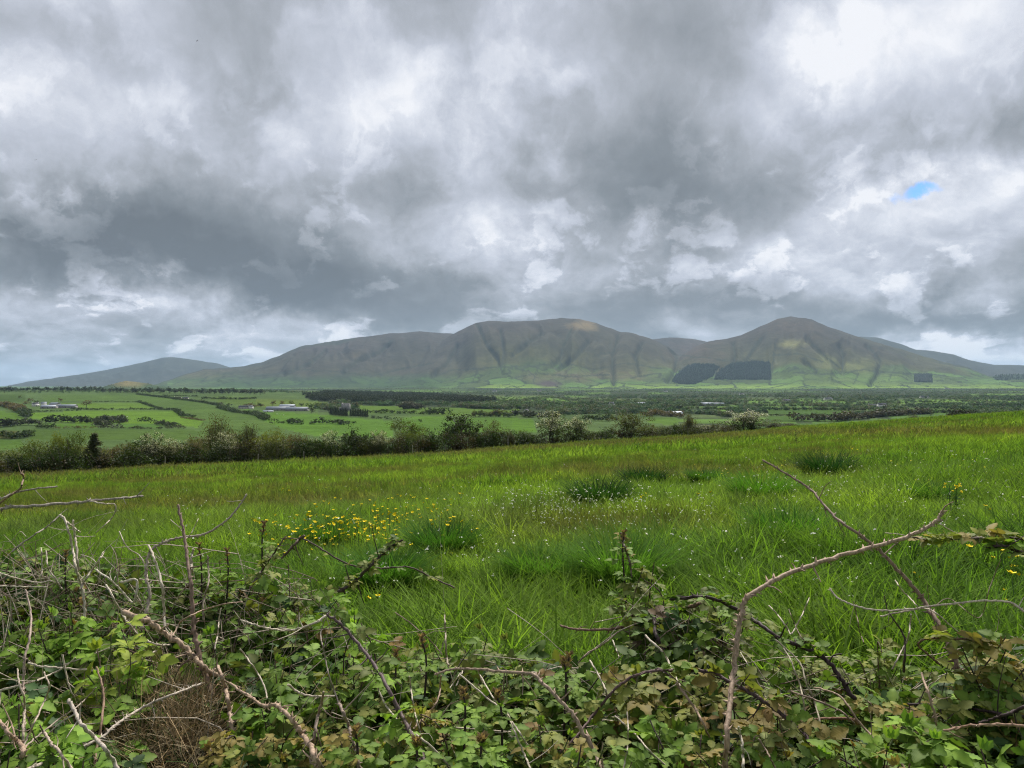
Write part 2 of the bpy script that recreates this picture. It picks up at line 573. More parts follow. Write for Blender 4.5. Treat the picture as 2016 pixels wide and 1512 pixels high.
def vor(x, y, sx=210.0, sy=170.0, seed=7):
    """cell number and distance to the nearest boundary of an irregular field pattern (m)"""
    gx, gy = x / sx, y / sy
    gx = gx + 0.25 * np.sin(gy * 1.7)
    gy = gy + 0.2 * np.sin(gx * 1.3)
    ix, iy = np.floor(gx), np.floor(gy)
    f1 = np.full(np.shape(x), 9.0)
    f2 = f1.copy()
    cid = np.zeros(np.shape(x))
    for a in (-1, 0, 1):
        for b in (-1, 0, 1):
            cx, cyy = ix + a, iy + b
            jx = cx + 0.5 + (h2(cx, cyy, seed) - .5) * .8
            jy = cyy + 0.5 + (h2(cx, cyy, seed + 3) - .5) * .8
            d = np.maximum(np.abs(jx - gx), np.abs(jy - gy)) * 0.7 + 0.3 * np.hypot(jx - gx, jy - gy)
            hid = h2(cx, cyy, seed + 9)
            new = d < f1
            f2 = np.where(new, f1, np.minimum(f2, d))
            cid = np.where(new, hid, cid)
            f1 = np.where(new, d, f1)
    return cid, (f2 - f1) * 0.5 * min(sx, sy)


def woodness(x, y):
    """share of woodland in the open vale"""
    px = px_of(x, y)
    w = fbm(x / 520, y / 700, 101, 3)
    py_zone = sstep(1500, 2600, y) * (1 - 0.55 * sstep(5200, 6100, y))
    return w * 0.9 + 0.10 * py_zone + 0.10 * sstep(620, 900, px) * sstep(900, 1900, y) - 0.14 * sstep(5600, 6300, y)


def land_colour(x, y, z):
    px = px_of(x, y)
    py = HZ - FPX * z / np.maximum(y, 1)
    n = len(x)
    C = np.zeros((n, 3))
    v1 = fbm(x / 40, y / 60, 201, 3)[:, None]
    # near field sward seen between the blades
    near = np.array([.058, .112, .018]) * (0.75 + 0.6 * v1)
    C[:] = near
    ey = edge_y(px)
    past = y > ey + 0.5
    base = np.array([.045, .062, .022]) * (0.7 + 0.7 * v1)
    C[past] = base[past]
    vale = past & (y > 420)
    cid, ed = vor(x, y)
    wd = woodness(x, y)
    t = cid[:, None]
    fld = np.array([.058, .118, .026]) * (1 - t) + np.array([.095, .170, .032]) * t
    rough = np.array([.072, .105, .038])
    fld = np.where(((cid * 7.3) % 1 < .25)[:, None], rough, fld)
    lime = np.array([.150, .245, .045]) * (0.8 + 0.45 * ((cid * 13.7) % 1))[:, None]  # sunlit strips at the mountain foot, painted as brighter field colour
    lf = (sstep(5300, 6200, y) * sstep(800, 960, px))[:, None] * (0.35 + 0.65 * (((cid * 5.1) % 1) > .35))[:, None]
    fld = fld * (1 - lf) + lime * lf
    sp = sstep(.50, .62, wd)[:, None]
    wood = np.array([.030, .046, .022])
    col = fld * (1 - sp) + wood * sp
    he = (ed < 7)[:, None]
    col = np.where(he, np.array([.034, .050, .024]), col)
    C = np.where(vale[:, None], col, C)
    man = vale & (y < 3300) & ((px < 640 + (v1[:, 0] - .5) * 80) | (y < 1250)) & (px < 1300) & (px > -400)
    C[man] = (np.array([.058, .098, .030]) * (0.8 + 0.4 * v1))[man]
    vis = past & (y < 3400) & (py > 770)
    for poly, c in FIELDS:
        m = vis.copy()
        m[vis] = in_poly(px[vis], py[vis], poly)
        C[m] = np.array(c) * np.array([.84, .70, .55]) * (0.90 + 0.2 * v1[m])
    m = past & (y < 5200) & in_poly(px, py, PLANT)
    C[m] = (.026, .040, .020)
    # hills
    hill = ((y > 5600) & (z > -24) & (py < 766)) | ((y > 4500) & (px < 345) & (px > 185) & (z > -26))
    e = np.clip((z + 30) / 330, 0, 3)
    f = fbm(x / 500, y / 800, 301, 4)
    g2 = fbm(x / 150, y / 260, 305, 4)
    low = np.array([.060, .105, .035])
    mid = np.array([.096, .104, .045])
    high = np.array([.076, .075, .045])
    top = np.array([.066, .056, .044])
    tt = e + (f - .5) * 1.3
    M = np.empty((n, 3))
    for k in range(3):
        M[:, k] = np.interp(tt, [0.15, .45, 1.2, 2.1], [low[k], mid[k], high[k], top[k]])
    M *= (0.52 + 0.62 * g2)[:, None]
    # walled pastures low on the flanks
    cid2, ed2 = vor(x, y, 260, 260, 17)
    ft = sstep(.62, .34, e + (f - .5) * .5) * (px > 330)
    pas = np.where(((cid2 * 3.7) % 1 > .45)[:, None], np.array([.085, .155, .040]), np.array([.075, .115, .040])) * (0.8 + .4 * ((cid2 * 9.1) % 1))[:, None]
    lz = sstep(.16, .02, e) * sstep(850, 980, px) * (((cid2 * 5.9) % 1) > .3)  # sunlit low pastures, the sunshine put into their colour
    pas = pas * (1 - lz[:, None]) + np.array([.175, .275, .052]) * lz[:, None]
    pas = np.where((ed2 < 9)[:, None], np.array([.038, .056, .028]), pas)
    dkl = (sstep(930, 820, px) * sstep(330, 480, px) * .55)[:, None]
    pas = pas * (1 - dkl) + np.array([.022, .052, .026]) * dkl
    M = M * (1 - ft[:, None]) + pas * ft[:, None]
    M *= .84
    for (cx, cy_, sx, sy, c, w) in MOOR_AND_SUNLIT_PATCH:
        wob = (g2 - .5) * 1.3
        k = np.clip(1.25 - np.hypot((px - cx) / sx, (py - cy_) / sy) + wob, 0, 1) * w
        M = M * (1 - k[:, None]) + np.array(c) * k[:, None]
    ka = (sstep(960, 860, px) * (y > 7000) * sstep(.1, .5, e))[:, None] * .6  # darker moor on the left massif, deepened in place of cloud shadow
    M = M * (1 - ka) + np.array([.047, .043, .039]) * (0.7 + .6 * g2)[:, None] * ka
    # the left hill and the far right ridge are heather
    far = ((y > 9600) & ((px < 700) | (px > 1560)))[:, None]
    M = np.where(far, np.array([.044, .050, .040]) * (0.7 + .6 * g2)[:, None], M)
    hm = hill & (y < 16000)
    gl = np.zeros(n)
    idx = np.where(hm & (y < 9400))[0]
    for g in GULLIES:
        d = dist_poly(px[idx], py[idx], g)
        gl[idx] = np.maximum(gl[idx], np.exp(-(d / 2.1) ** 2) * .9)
    for g in WALLS:
        d = dist_poly(px[idx] + (f[idx] - .5) * 8, py[idx] + (g2[idx] - .5) * 6, g)
        gl[idx] = np.maximum(gl[idx], (d < 1.3) * .8)
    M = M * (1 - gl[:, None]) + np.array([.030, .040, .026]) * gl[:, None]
    for poly in SPRUCE_BLOCKS:
        k = in_poly(px + (g2 - .5) * 5, py + (f - .5) * 3, poly) & (y < 9000)
        M[k] = np.array([.030, .050, .032])
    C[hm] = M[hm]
    return np.clip(C, 0.005, 1)


def principled(name, rough=0.9, spec=0.2):
    m = bpy.data.materials.new(name)
    m.use_nodes = True
    t = NT(m.node_tree)
    b = m.node_tree.nodes['Principled BSDF']
    b.inputs['Roughness'].default_value = rough
    b.inputs['Specular IOR Level'].default_value = spec
    return m, t, b


m_land, t, b = principled('land_cover', 1.0, 0.05)
at = t.new('ShaderNodeAttribute', attribute_name='cover')
geo = t.new('ShaderNodeNewGeometry')
P = geo.outputs['Position']
sc1 = t.noise(P, 0.012, 8, 0.62)
sc2 = t.noise(P, 0.11, 6, 0.6)
sc3 = t.noise(P, 2.4, 6, 0.65)
c = t.mix(1.0, at.outputs['Color'], t.ramp(sc1, [(.3, (.78, .80, .78)), (.7, (1.22, 1.18, 1.18))]), 'MULTIPLY')
c = t.mix(1.0, c, t.ramp(sc2, [(.3, (.78, .80, .8)), (.7, (1.2, 1.18, 1.15))]), 'MULTIPLY')
c = t.mix(1.0, c, t.ramp(sc3, [(.3, (.7, .72, .7)), (.7, (1.28, 1.25, 1.2))]), 'MULTIPLY')
t.l.new(c, b.inputs['Base Color'])
bmp = t.new('ShaderNodeBump')
bmp.inputs['Strength'].default_value = 0.5
bmp.inputs['Distance'].default_value = 26.0
t.l.new(sc1, bmp.inputs['Height'])
t.l.new(bmp.outputs[0], b.inputs['Normal'])


def build_land():
    # directions, dense in front
    half = math.radians(37.5)
    dense = np.arctan(np.linspace(-math.tan(half), math.tan(half), 980))
    side = np.radians(np.concatenate([np.linspace(-180, -39, 40), ]))
    ang = np.concatenate([side, dense, -side[::-1][:-1]])
    r = np.concatenate([np.geomspace(0.35, 160, 130), 1 / np.linspace(1 / 163, 1 / 4200, 150), np.linspace(4260, 9600, 150), np.linspace(9700, 16500, 50), np.geomspace(17500, 42000, 8)])
    # rows follow constant depth in front so that ridges are sampled evenly
    A, R = np.meshgrid(ang, r, indexing='ij')
    front = np.abs(A) <= half + 1e-6
    # keep the sheet seamless: depth rows in front, circles behind, blended between
    k = np.where(front, 1.0, sstep(math.radians(60), half, np.abs(A)))
    rr = R * (1 - k) + (R / np.cos(np.clip(A, -half, half))) * k
    X, Y = rr * np.sin(A), rr * np.cos(A)
    Z = H(X, Y)
    nA, nR = A.shape
    V = np.stack([X, Y, Z], -1).reshape(-1, 3)
    cidx = len(V)
    V = np.vstack([V, [[0, 0, float(H(0.0, 0.0))]]])
    i = np.arange(nA)[:, None]
    j = np.arange(nR - 1)[None, :]
    i2 = (i + 1) % nA
    F = np.stack([i * nR + j, i * nR + j + 1, i2 * nR + j + 1, i2 * nR + j], -1)[:-1].reshape(-1, 4)
    Cc = land_colour(V[:, 0], V[:, 1], V[:, 2])
    Cc = np.hstack([Cc, np.ones((len(Cc), 1))])
    # faces between the last and first direction (straight behind) are shared
    me = fmesh('ground', V, F[:, ::-1], m_land, True, {'cover': ('FLOAT_COLOR', Cc)})
    o = link('ground', me)
    tag(o, 'grassy field, patchwork vale and green brown mountains beyond the brambles', kind='structure')
    return o


ground = build_land()

# ------------------------------------------------------------------ air
m_haze = bpy.data.materials.new('air')
m_haze.use_nodes = True
m_haze.node_tree.nodes.clear()
t = NT(m_haze.node_tree)
pv = t.new('ShaderNodeVolumePrincipled')
pv.inputs['Color'].default_value = (.52, .75, 1.0, 1)
pv.inputs['Density'].default_value = 2.4e-5
pv.inputs['Anisotropy'].default_value = 0.2
ou = t.new('ShaderNodeOutputMaterial')
t.l.new(pv.outputs[0], ou.inputs['Volume'])
s_ = 46000.0
hv = [(sx * s_, sy * s_, z) for z in (-90, 1050) for sy in (-1, 1) for sx in (-1, 1)]
hf = [(0, 2, 3, 1), (4, 5, 7, 6), (0, 1, 5, 4), (2, 6, 7, 3), (0, 4, 6, 2), (1, 3, 7, 5)]
haze = link('haze', fmesh('haze', hv, hf, m_haze))
tag(haze, 'thin blue haze in the air over the vale and mountains', kind='stuff')

# ------------------------------------------------------------------ plant materials
def leaf_mat(name, base, trans=0.35, source='OBJECT', rough=0.6, spec=0.12, vein=False, hue=(.8, 1.25)):
    """thin leaf: diffuse + light coming through; per-object or per-instance tint, per-leaf variation"""
    m = bpy.data.materials.new(name)
    m.use_nodes = True
    nt = m.node_tree
    nt.nodes.clear()
    t = NT(nt)
    if source == 'OBJECT':
        oi = t.new('ShaderNodeObjectInfo')
        tint = oi.outputs['Color']
    elif source == 'INST':
        a = t.new('ShaderNodeAttribute', attribute_name='tint', attribute_type='INSTANCER')
        tint = a.outputs['Color']
    else:
        tint = None
    col = tint if tint is not None else (*base, 1)
    va = t.new('ShaderNodeAttribute', attribute_name='var')
    col = t.mix(1.0, col, t.ramp(va.outputs['Fac'], [(0, (.55, .60, .55)), (.5, (1, 1, 1)), (1, (1.55, 1.4, 1.2))]), 'MULTIPLY')
    geo = t.new('ShaderNodeNewGeometry')
    nz = t.noise(geo.outputs['Position'], 1.3, 3)
    col = t.mix(1.0, col, t.ramp(nz, [(.3, (hue[0],) * 3), (.7, (hue[1], hue[1], hue[1] * .95))]), 'MULTIPLY')
    df = t.new('ShaderNodeBsdfPrincipled')
    df.inputs['Roughness'].default_value = rough
    df.inputs['Specular IOR Level'].default_value = spec
    t.l.new(col, df.inputs['Base Color'])
    tr = t.new('ShaderNodeBsdfTranslucent')
    t.l.new(t.mix(1.0, col, (1.15, 1.25, .55, 1), 'MULTIPLY'), tr.inputs['Color'])
    mx = t.new('ShaderNodeMixShader')
    mx.inputs[0].default_value = trans
    t.l.new(df.outputs[0], mx.inputs[1])
    t.l.new(tr.outputs[0], mx.inputs[2])
    out = t.new('ShaderNodeOutputMaterial')
    t.l.new(mx.outputs[0], out.inputs['Surface'])
    if vein:
        tc = t.new('ShaderNodeTexCoord')
        w = t.new('ShaderNodeTexWave', wave_type='BANDS', bands_direction='Y')
        w.inputs['Scale'].default_value = 110
        w.inputs['Distortion'].default_value = 2.0
        t.l.new(tc.outputs['Object'], w.inputs['Vector'])
        bp = t.new('ShaderNodeBump')
        bp.inputs['Strength'].default_value = 0.16
        bp.inputs['Distance'].default_value = 0.0008
        t.l.new(w.outputs['Fac'], bp.inputs['Height'])
        t.l.new(bp.outputs[0], df.inputs['Normal'])
    return m


def bark_mat(name, c0, c1, scale=60, rough=0.8, objcol=False):
    m, t, b = principled(name, rough, 0.25)
    tc = t.new('ShaderNodeTexCoord')
    mp = t.vmath('MULTIPLY', tc.outputs['Object'], (1, 1, .35))
    n = t.noise(mp, scale, 5, 0.65)
    col = t.ramp(n, [(.3, c0), (.7, c1)])
    if objcol:
        oi = t.new('ShaderNodeObjectInfo')
        col = t.mix(1.0, oi.outputs['Color'], t.ramp(n, [(.30, (.38, .35, .32)), (.5, (.95, .95, .95)), (.70, (1.5, 1.5, 1.5))]), 'MULTIPLY')
    t.l.new(col, b.inputs['Base Color'])
    bp = t.new('ShaderNodeBump')
    bp.inputs['Strength'].default_value = 0.6
    bp.inputs['Distance'].default_value = 0.2 / scale
    t.l.new(n, bp.inputs['Height'])
    t.l.new(bp.outputs[0], b.inputs['Normal'])
    return m


m_crown = leaf_mat('tree_leaves', (.05, .08, .02), .30)
m_blossom = leaf_mat('hawthorn_blossom', (.62, .62, .52), .25, source=None, hue=(.9, 1.1))
m_inst = leaf_mat('foliage_instances', (.05, .08, .02), .30, source='INST')
m_bark = bark_mat('tree_bark', (.045, .035, .028), (.115, .095, .075), 9)


# ------------------------------------------------------------------ scattering (stuff only)
def scatter(name, pts, rots, scales, tints, sources, pick=None, label=None, cat=None):
    n = len(pts)
    me = bpy.data.meshes.new(name)
    me.vertices.add(n)
    me.vertices.foreach_set('co', np.asarray(pts, dtype=np.float32).ravel())
    for an, typ, dat, key in (('rot', 'FLOAT_VECTOR', rots, 'vector'), ('scl', 'FLOAT_VECTOR', scales, 'vector'), ('tint', 'FLOAT_COLOR', tints, 'color')):
        a = me.attributes.new(an, typ, 'POINT')
        a.data.foreach_set(key, np.asarray(dat, dtype=np.float32).ravel())
    a = me.attributes.new('pick', 'INT', 'POINT')
    if pick is None:
        pick = rng.integers(0, len(sources), n)
    a.data.foreach_set('value', np.asarray(pick, dtype=np.int32))
    me.update()
    o = link(name, me)
    coll = bpy.data.collections.new(name + '_shapes')
    for k, sm in enumerate(sources):
        so_ = bpy.data.objects.new('%s_shape_%02d' % (name, k), sm)
        coll.objects.link(so_)
    ng = bpy.data.node_groups.new(name + '_scatter', 'GeometryNodeTree')
    ng.interface.new_socket('Geometry', in_out='INPUT', socket_type='NodeSocketGeometry')
    ng.interface.new_socket('Geometry', in_out='OUTPUT', socket_type='NodeSocketGeometry')
    N = ng.nodes
    gi = N.new('NodeGroupInput')
    go = N.new('NodeGroupOutput')
    ci = N.new('GeometryNodeCollectionInfo')
    ci.inputs['Collection'].default_value = coll
    ci.inputs['Separate Children'].default_value = True
    ci.inputs['Reset Children'].default_value = True
    iop = N.new('GeometryNodeInstanceOnPoints')
    iop.inputs['Pick Instance'].default_value = True

    def attr(nm, dt):
        a_ = N.new('GeometryNodeInputNamedAttribute')
        a_.data_type = dt
        a_.inputs['Name'].default_value = nm
        return a_.outputs['Attribute']
    Lk = ng.links
    Lk.new(gi.outputs[0], iop.inputs['Points'])
    Lk.new(ci.outputs[0], iop.inputs['Instance'])
    Lk.new(attr('pick', 'INT'), iop.inputs['Instance Index'])
    Lk.new(attr('rot', 'FLOAT_VECTOR'), iop.inputs['Rotation'])
    Lk.new(attr('scl', 'FLOAT_VECTOR'), iop.inputs['Scale'])
    Lk.new(iop.outputs[0], go.inputs[0])
    md = o.modifiers.new('scatter', 'NODES')
    md.node_group = ng
    tag(o, label, cat, kind='stuff')
    return o


def rgba(c):
    c = np.asarray(c, float)
    return np.hstack([c, np.ones((len(c), 1))])


# ------------------------------------------------------------------ shapes of plants
def tube(pts, radii, sides=6, cap=True):
    """tapered tube along a polyline -> vertices, quads"""
    P_ = np.asarray(pts, float)
    n = len(P_)
    T = np.gradient(P_, axis=0)
    T /= np.linalg.norm(T, axis=1)[:, None] + 1e-12
    ref = np.array([0.0, 0.0, 1.0])
    if abs(T[0] @ ref) > .9:
        ref = np.array([1.0, 0, 0])
    V = []
    u = np.cross(T[0], ref)
    u /= np.linalg.norm(u)
    a = np.arange(sides) * 2 * PI / sides
    for i in range(n):
        u = u - T[i] * (u @ T[i])
        u /= np.linalg.norm(u) + 1e-12
        w = np.cross(T[i], u)
        V.append(P_[i] + radii[i] * (np.cos(a)[:, None] * u + np.sin(a)[:, None] * w))
    V = np.concatenate(V)
    F = []
    for i in range(n - 1):
        for k in range(sides):
            F.append((i * sides + k, i * sides + (k + 1) % sides, (i + 1) * sides + (k + 1) % sides, (i + 1) * sides + k))
    return V, np.array(F)


def smooth_path(pts, n):
    """Catmull-Rom through the points"""
    P_ = np.asarray(pts, float)
    if len(P_) < 3:
        t = np.linspace(0, 1, n)[:, None]
        return P_[0] * (1 - t) + P_[-1] * t
    Q_ = np.vstack([2 * P_[0] - P_[1], P_, 2 * P_[-1] - P_[-2]])
    out = []
    m = len(P_) - 1
    for s in np.linspace(0, m - 1e-6, n):
        i = int(s)
        t = s - i
        a, b_, c_, d = Q_[i], Q_[i + 1], Q_[i + 2], Q_[i + 3]
        out.append(0.5 * (2 * b_ + (c_ - a) * t + (2 * a - 5 * b_ + 4 * c_ - d) * t * t + (-a + 3 * b_ - 3 * c_ + d) * t ** 3))
    return np.array(out)


def leaf_quads(C, size, r, flat=0.0, aspect=1.0):
    """one randomly turned diamond per centre -> vertices, quads"""
    n = len(C)
    nrm = r.normal(size=(n, 3))
    nrm[:, 2] = np.abs(nrm[:, 2]) + flat
    nrm /= np.linalg.norm(nrm, axis=1)[:, None]
    t1 = np.cross(nrm, r.normal(size=(n, 3)))
    t1 /= np.linalg.norm(t1, axis=1)[:, None] + 1e-9
    t2 = np.cross(nrm, t1)
    s = (size * r.uniform(.6, 1.3, n))[:, None]
    V = np.stack([C + t1 * s * aspect, C + t2 * s * .55 + nrm * s * .12, C - t1 * s * aspect, C - t2 * s * .55 + nrm * s * .12], 1).reshape(-1, 3)
    F = np.arange(4 * n).reshape(n, 4)
    return V, F


def crown_points(r, w, h, z0, nclu, per, lumps=5, csize=.11, top_bias=0.2):
    """clustered points filling a lumpy crown"""
    lob = [(r.uniform(-.5, .5) * w * .62, r.uniform(-.5, .5) * w * .62, z0 + h * r.uniform(.25, .85), r.uniform(.30, .52) * w, r.uniform(.22, .36) * h) for _ in range(lumps)]
    lob.append((0, 0, z0 + h * .5, w * .40, h * .44))
    cs = []
    for k in range(nclu):
        lx, ly, lz, lr, lh = lob[r.integers(len(lob))]
        d = r.normal(size=3)
        d[2] += top_bias
        d /= np.linalg.norm(d)
        rad = r.uniform(.45, 1.0) ** .6
        cs.append((lx + d[0] * lr * rad, ly + d[1] * lr * rad, max(z0 * .6, lz + d[2] * lh * rad)))
    cs = np.array(cs)
    pts = np.repeat(cs, per, axis=0) + r.normal(size=(nclu * per, 3)) * csize * w * np.array([1, 1, .7]) * np.repeat(r.uniform(.5, 1.2, nclu), per)[:, None]
    var = np.clip(np.repeat(r.uniform(.15, .85, nclu), per) + r.normal(size=nclu * per) * .12, 0, 1)
    return cs, pts, var


def limbs(r, a, cs, w, h, stems, rad, twigs=22):
    tops = []
    for s in range(stems):
        bx = np.array([r.normal() * .05 * w * (stems > 1), r.normal() * .05 * w * (stems > 1), -0.25])
        tip = np.array([r.uniform(-.22, .22) * w, r.uniform(-.22, .22) * w, h * r.uniform(.62, .85)])
        mid = (bx + tip) / 2 + np.array([r.normal() * .06 * w, r.normal() * .06 * w, 0])
        path = smooth_path([bx, mid, tip], 9)
        a.add(*tube(path, np.linspace(rad, rad * .28, 9) * r.uniform(.8, 1.1), 6))
        tops.append(path)
    for k in range(min(twigs, len(cs))):
        p = tops[r.integers(len(tops))]
        i = r.integers(2, 8)
        st, en = p[i], cs[k]
        md = (st + en) / 2 + np.array([0, 0, .05 * h])
        q = smooth_path([st, md, en], 5)
        a.add(*tube(q, np.linspace(rad * .38, rad * .07, 5), 4))


def make_tree_mesh(kind, seed):
    """-> dict part name -> mesh, for a tree 1 unit tall footprint about 1 wide, scaled later (real metres: 5)"""
    r = np.random.default_rng(seed)
    parts = {}
    tr = Acc()
    if kind == 'hawthorn' or kind == 'ivy' or kind == 'round':
        w, h, z0 = 4.6, 3.6, 1.2
        if kind == 'ivy':
            w, h, z0 = 3.9, 4.4, .5
        nclu = 120
        cs, pts, var = crown_points(r, w, h, z0, nclu, 30, 6, .075)
        keep = np.ones(len(pts), bool)
        V, F = leaf_quads(pts, .095 if kind != 'ivy' else .11, r, .3)
        a = Acc()
        a.add(V, F, np.repeat(var, 4))
        parts['crown'] = a.mesh(kind + '_crown', m_crown)
        limbs(r, tr, cs, w, 5.0, 3 if kind == 'hawthorn' else 2, .10, 30)
        parts['trunk'] = tr.mesh(kind + '_trunk', m_bark, True)
        if kind == 'hawthorn':
            top = cs[cs[:, 2] > z0 + h * .38]
            top = top[r.random(len(top)) < .8]
            bp = np.repeat(top, 26, axis=0) + r.normal(size=(len(top) * 26, 3)) * np.array([.24, .24, .15]) + np.array([0, 0, .12])
            V, F = leaf_quads(bp, .085, r, .8, .8)
            a = Acc()
            a.add(V, F, r.uniform(.2, .9, len(V)))
            parts['blossom'] = a.mesh('hawthorn_blossom', m_blossom)
    elif kind == 'willow':        # thin upward twigs, sparse small yellow green leaves
        w, h = 4.2, 5.0
        tips = []
        for k in range(46):
            ang = r.uniform(0, 2 * PI)
            rad = r.uniform(0.05, .5) * w
            tip = np.array([math.cos(ang) * rad, math.sin(ang) * rad, h * (1.0 - .5 * (rad / (w * .5)) ** 2) * r.uniform(.72, 1.03)])
            st = np.array([r.normal() * .25, r.normal() * .25, -.2])
            mid = np.array([tip[0] * .45, tip[1] * .45, tip[2] * .52])
            q = smooth_path([st, mid, tip], 8)
            tr.add(*tube(q, np.linspace(.05, .010, 8), 4))
            tips.append(q[3:])
            for _ in range(3):
                i = r.integers(3, 7)
                e = q[i] + np.array([r.normal() * .35, r.normal() * .35, r.uniform(.35, .9)])
                q2 = smooth_path([q[i], (q[i] + e) / 2 + r.normal(size=3) * .05, e], 4)
                tr.add(*tube(q2, np.linspace(.018, .006, 4), 3))
                tips.append(q2)
        tips = np.concatenate(tips)
        pts = np.repeat(tips, 9, axis=0) + r.normal(size=(len(tips) * 9, 3)) * .17
        V, F = leaf_quads(pts, .062, r, .2)
        a = Acc()
        a.add(V, F, np.repeat(r.uniform(.1, 1, len(pts)), 4))
        parts['crown'] = a.mesh('willow_crown', m_crown)
        parts['trunk'] = tr.mesh('willow_trunk', m_bark, True)
    elif kind == 'spruce':
        h = 5.0
        tr.add(*tube([(0, 0, -.2), (0.02, 0, h * .5), (0, 0, h)], [.10, .06, .01], 6))
        a = Acc()
        z = .7
        while z < h * .99:
            L_b = (1 - z / h) ** .9 * 1.55 + .05
            for k in range(8):
                ang = r.uniform(0, 2 * PI)
                Lb = L_b * r.uniform(.5, 1.1)
                d = np.array([math.cos(ang), math.sin(ang), 0])
                q = np.array([(d * s * Lb) + np.array([0, 0, z + .10 * Lb * s - .30 * Lb * s * s]) for s in np.linspace(0, 1, 5)])
                tr.add(*tube(q, np.linspace(.018, .005, 5), 3))
                c = np.repeat(q[1:], 7, axis=0) + r.normal(size=(28, 3)) * np.array([.08, .08, .05])
                V, F = leaf_quads(c, .10, r, .5)
                a.add(V, F, np.repeat(r.uniform(.2, .8, 28), 4))
            z += .23
        parts['crown'] = a.mesh('spruce_crown', m_crown)
        parts['trunk'] = tr.mesh('spruce_trunk', m_bark, True)
    elif kind == 'shrub':        # 2.2 m, dense to the ground, twiggy
        w, h = 2.8, 2.3
        cs, pts, var = crown_points(r, w, h, .0, 60, 26, 4, .085, .1)
        pts[:, 2] = np.abs(pts[:, 2])
        V, F = leaf_quads(pts, .075, r, .1)
        a = Acc()
        a.add(V, F, np.repeat(var, 4))
        parts['crown'] = a.mesh('shrub_crown', m_crown)
        for k in range(16):
            e = np.array([r.uniform(-.5, .5) * w, r.uniform(-.3, .3) * w, h * r.uniform(.6, 1.08)])
            s = np.array([e[0] * .5 + r.normal() * .2, e[1] * .3, -.15])
            tr.add(*tube(smooth_path([s, (s + e) / 2 + r.normal(size=3) * .12, e], 5), np.linspace(.032, .008, 5), 4))
        parts['stem'] = tr.mesh('shrub_stems', m_bark, True)
    elif kind == 'far':          # hedgerow tree seen from a kilometre or more
        w, h = 6.5, 6.0
        cs, pts, var = crown_points(r, w, h, 1.2, 26, 7, 4, .09)
        V, F = leaf_quads(pts, .62, r, .4)
        a = Acc()
        a.add(V, F, np.repeat(var, 4))
        parts['crown'] = a.mesh('far_crown', m_crown)
        tr.add(*tube([(0, 0, -.5), (0.1, 0, 2.0), (0, 0, 4.5)], [.28, .2, .06], 5))
        parts['trunk'] = tr.mesh('far_trunk', m_bark)
    return parts


TREES = {}
for kd, nv in (('hawthorn', 3), ('ivy', 2), ('round', 2), ('willow', 3), ('spruce', 2), ('shrub', 4), ('far', 5)):
    TREES[kd] = [make_tree_mesh(kd, 100 + 17 * i + len(kd)) for i in range(nv)]
UNIT = {'hawthorn': (4.9, 5.2), 'ivy': (4.4, 5.0), 'round': (4.9, 5.2), 'willow': (4.4, 5.0), 'spruce': (2.7, 5.0), 'shrub': (3.0, 2.4), 'far': (6.8, 7.0)}


def place_tree(kind, loc, width, height, col, label, cat='tree', group=None, name=None, blossom=1.0, flat=True, bark=None):
    v = TREES[kind][random.randrange(len(TREES[kind]))]
    uw, uh = UNIT[kind]
    root = empty(name or {'shrub': 'hedgerow_shrub', 'far': 'tree', 'round': 'leafy_tree', 'ivy': 'ivy_clad_tree', 'spruce': 'spruce_tree', 'willow': 'willow_tree', 'hawthorn': 'hawthorn_tree'}[kind], loc)
    root.rotation_euler.z = random.uniform(0, 6.28)
    s = (width / uw, width / uw, height / uh)
    root.scale = s
    tag(root, label, cat, group)
    for pn, me in v.items():
        if pn == 'blossom' and blossom <= 0:
            continue
        c = link(pn, me, root)
        c.color = (*col, 1)
    return root
# ------------------------------------------------------------------ hedgerow along the far edge of the field
ED_PX = [0, 100, 504, 760, 1008, 1260, 1512, 1700]


def edge_point(px, off=1.5):
    ey = float(edge_y(px)) + off
    x = (px - 1008) / FPX * ey
    return x, ey


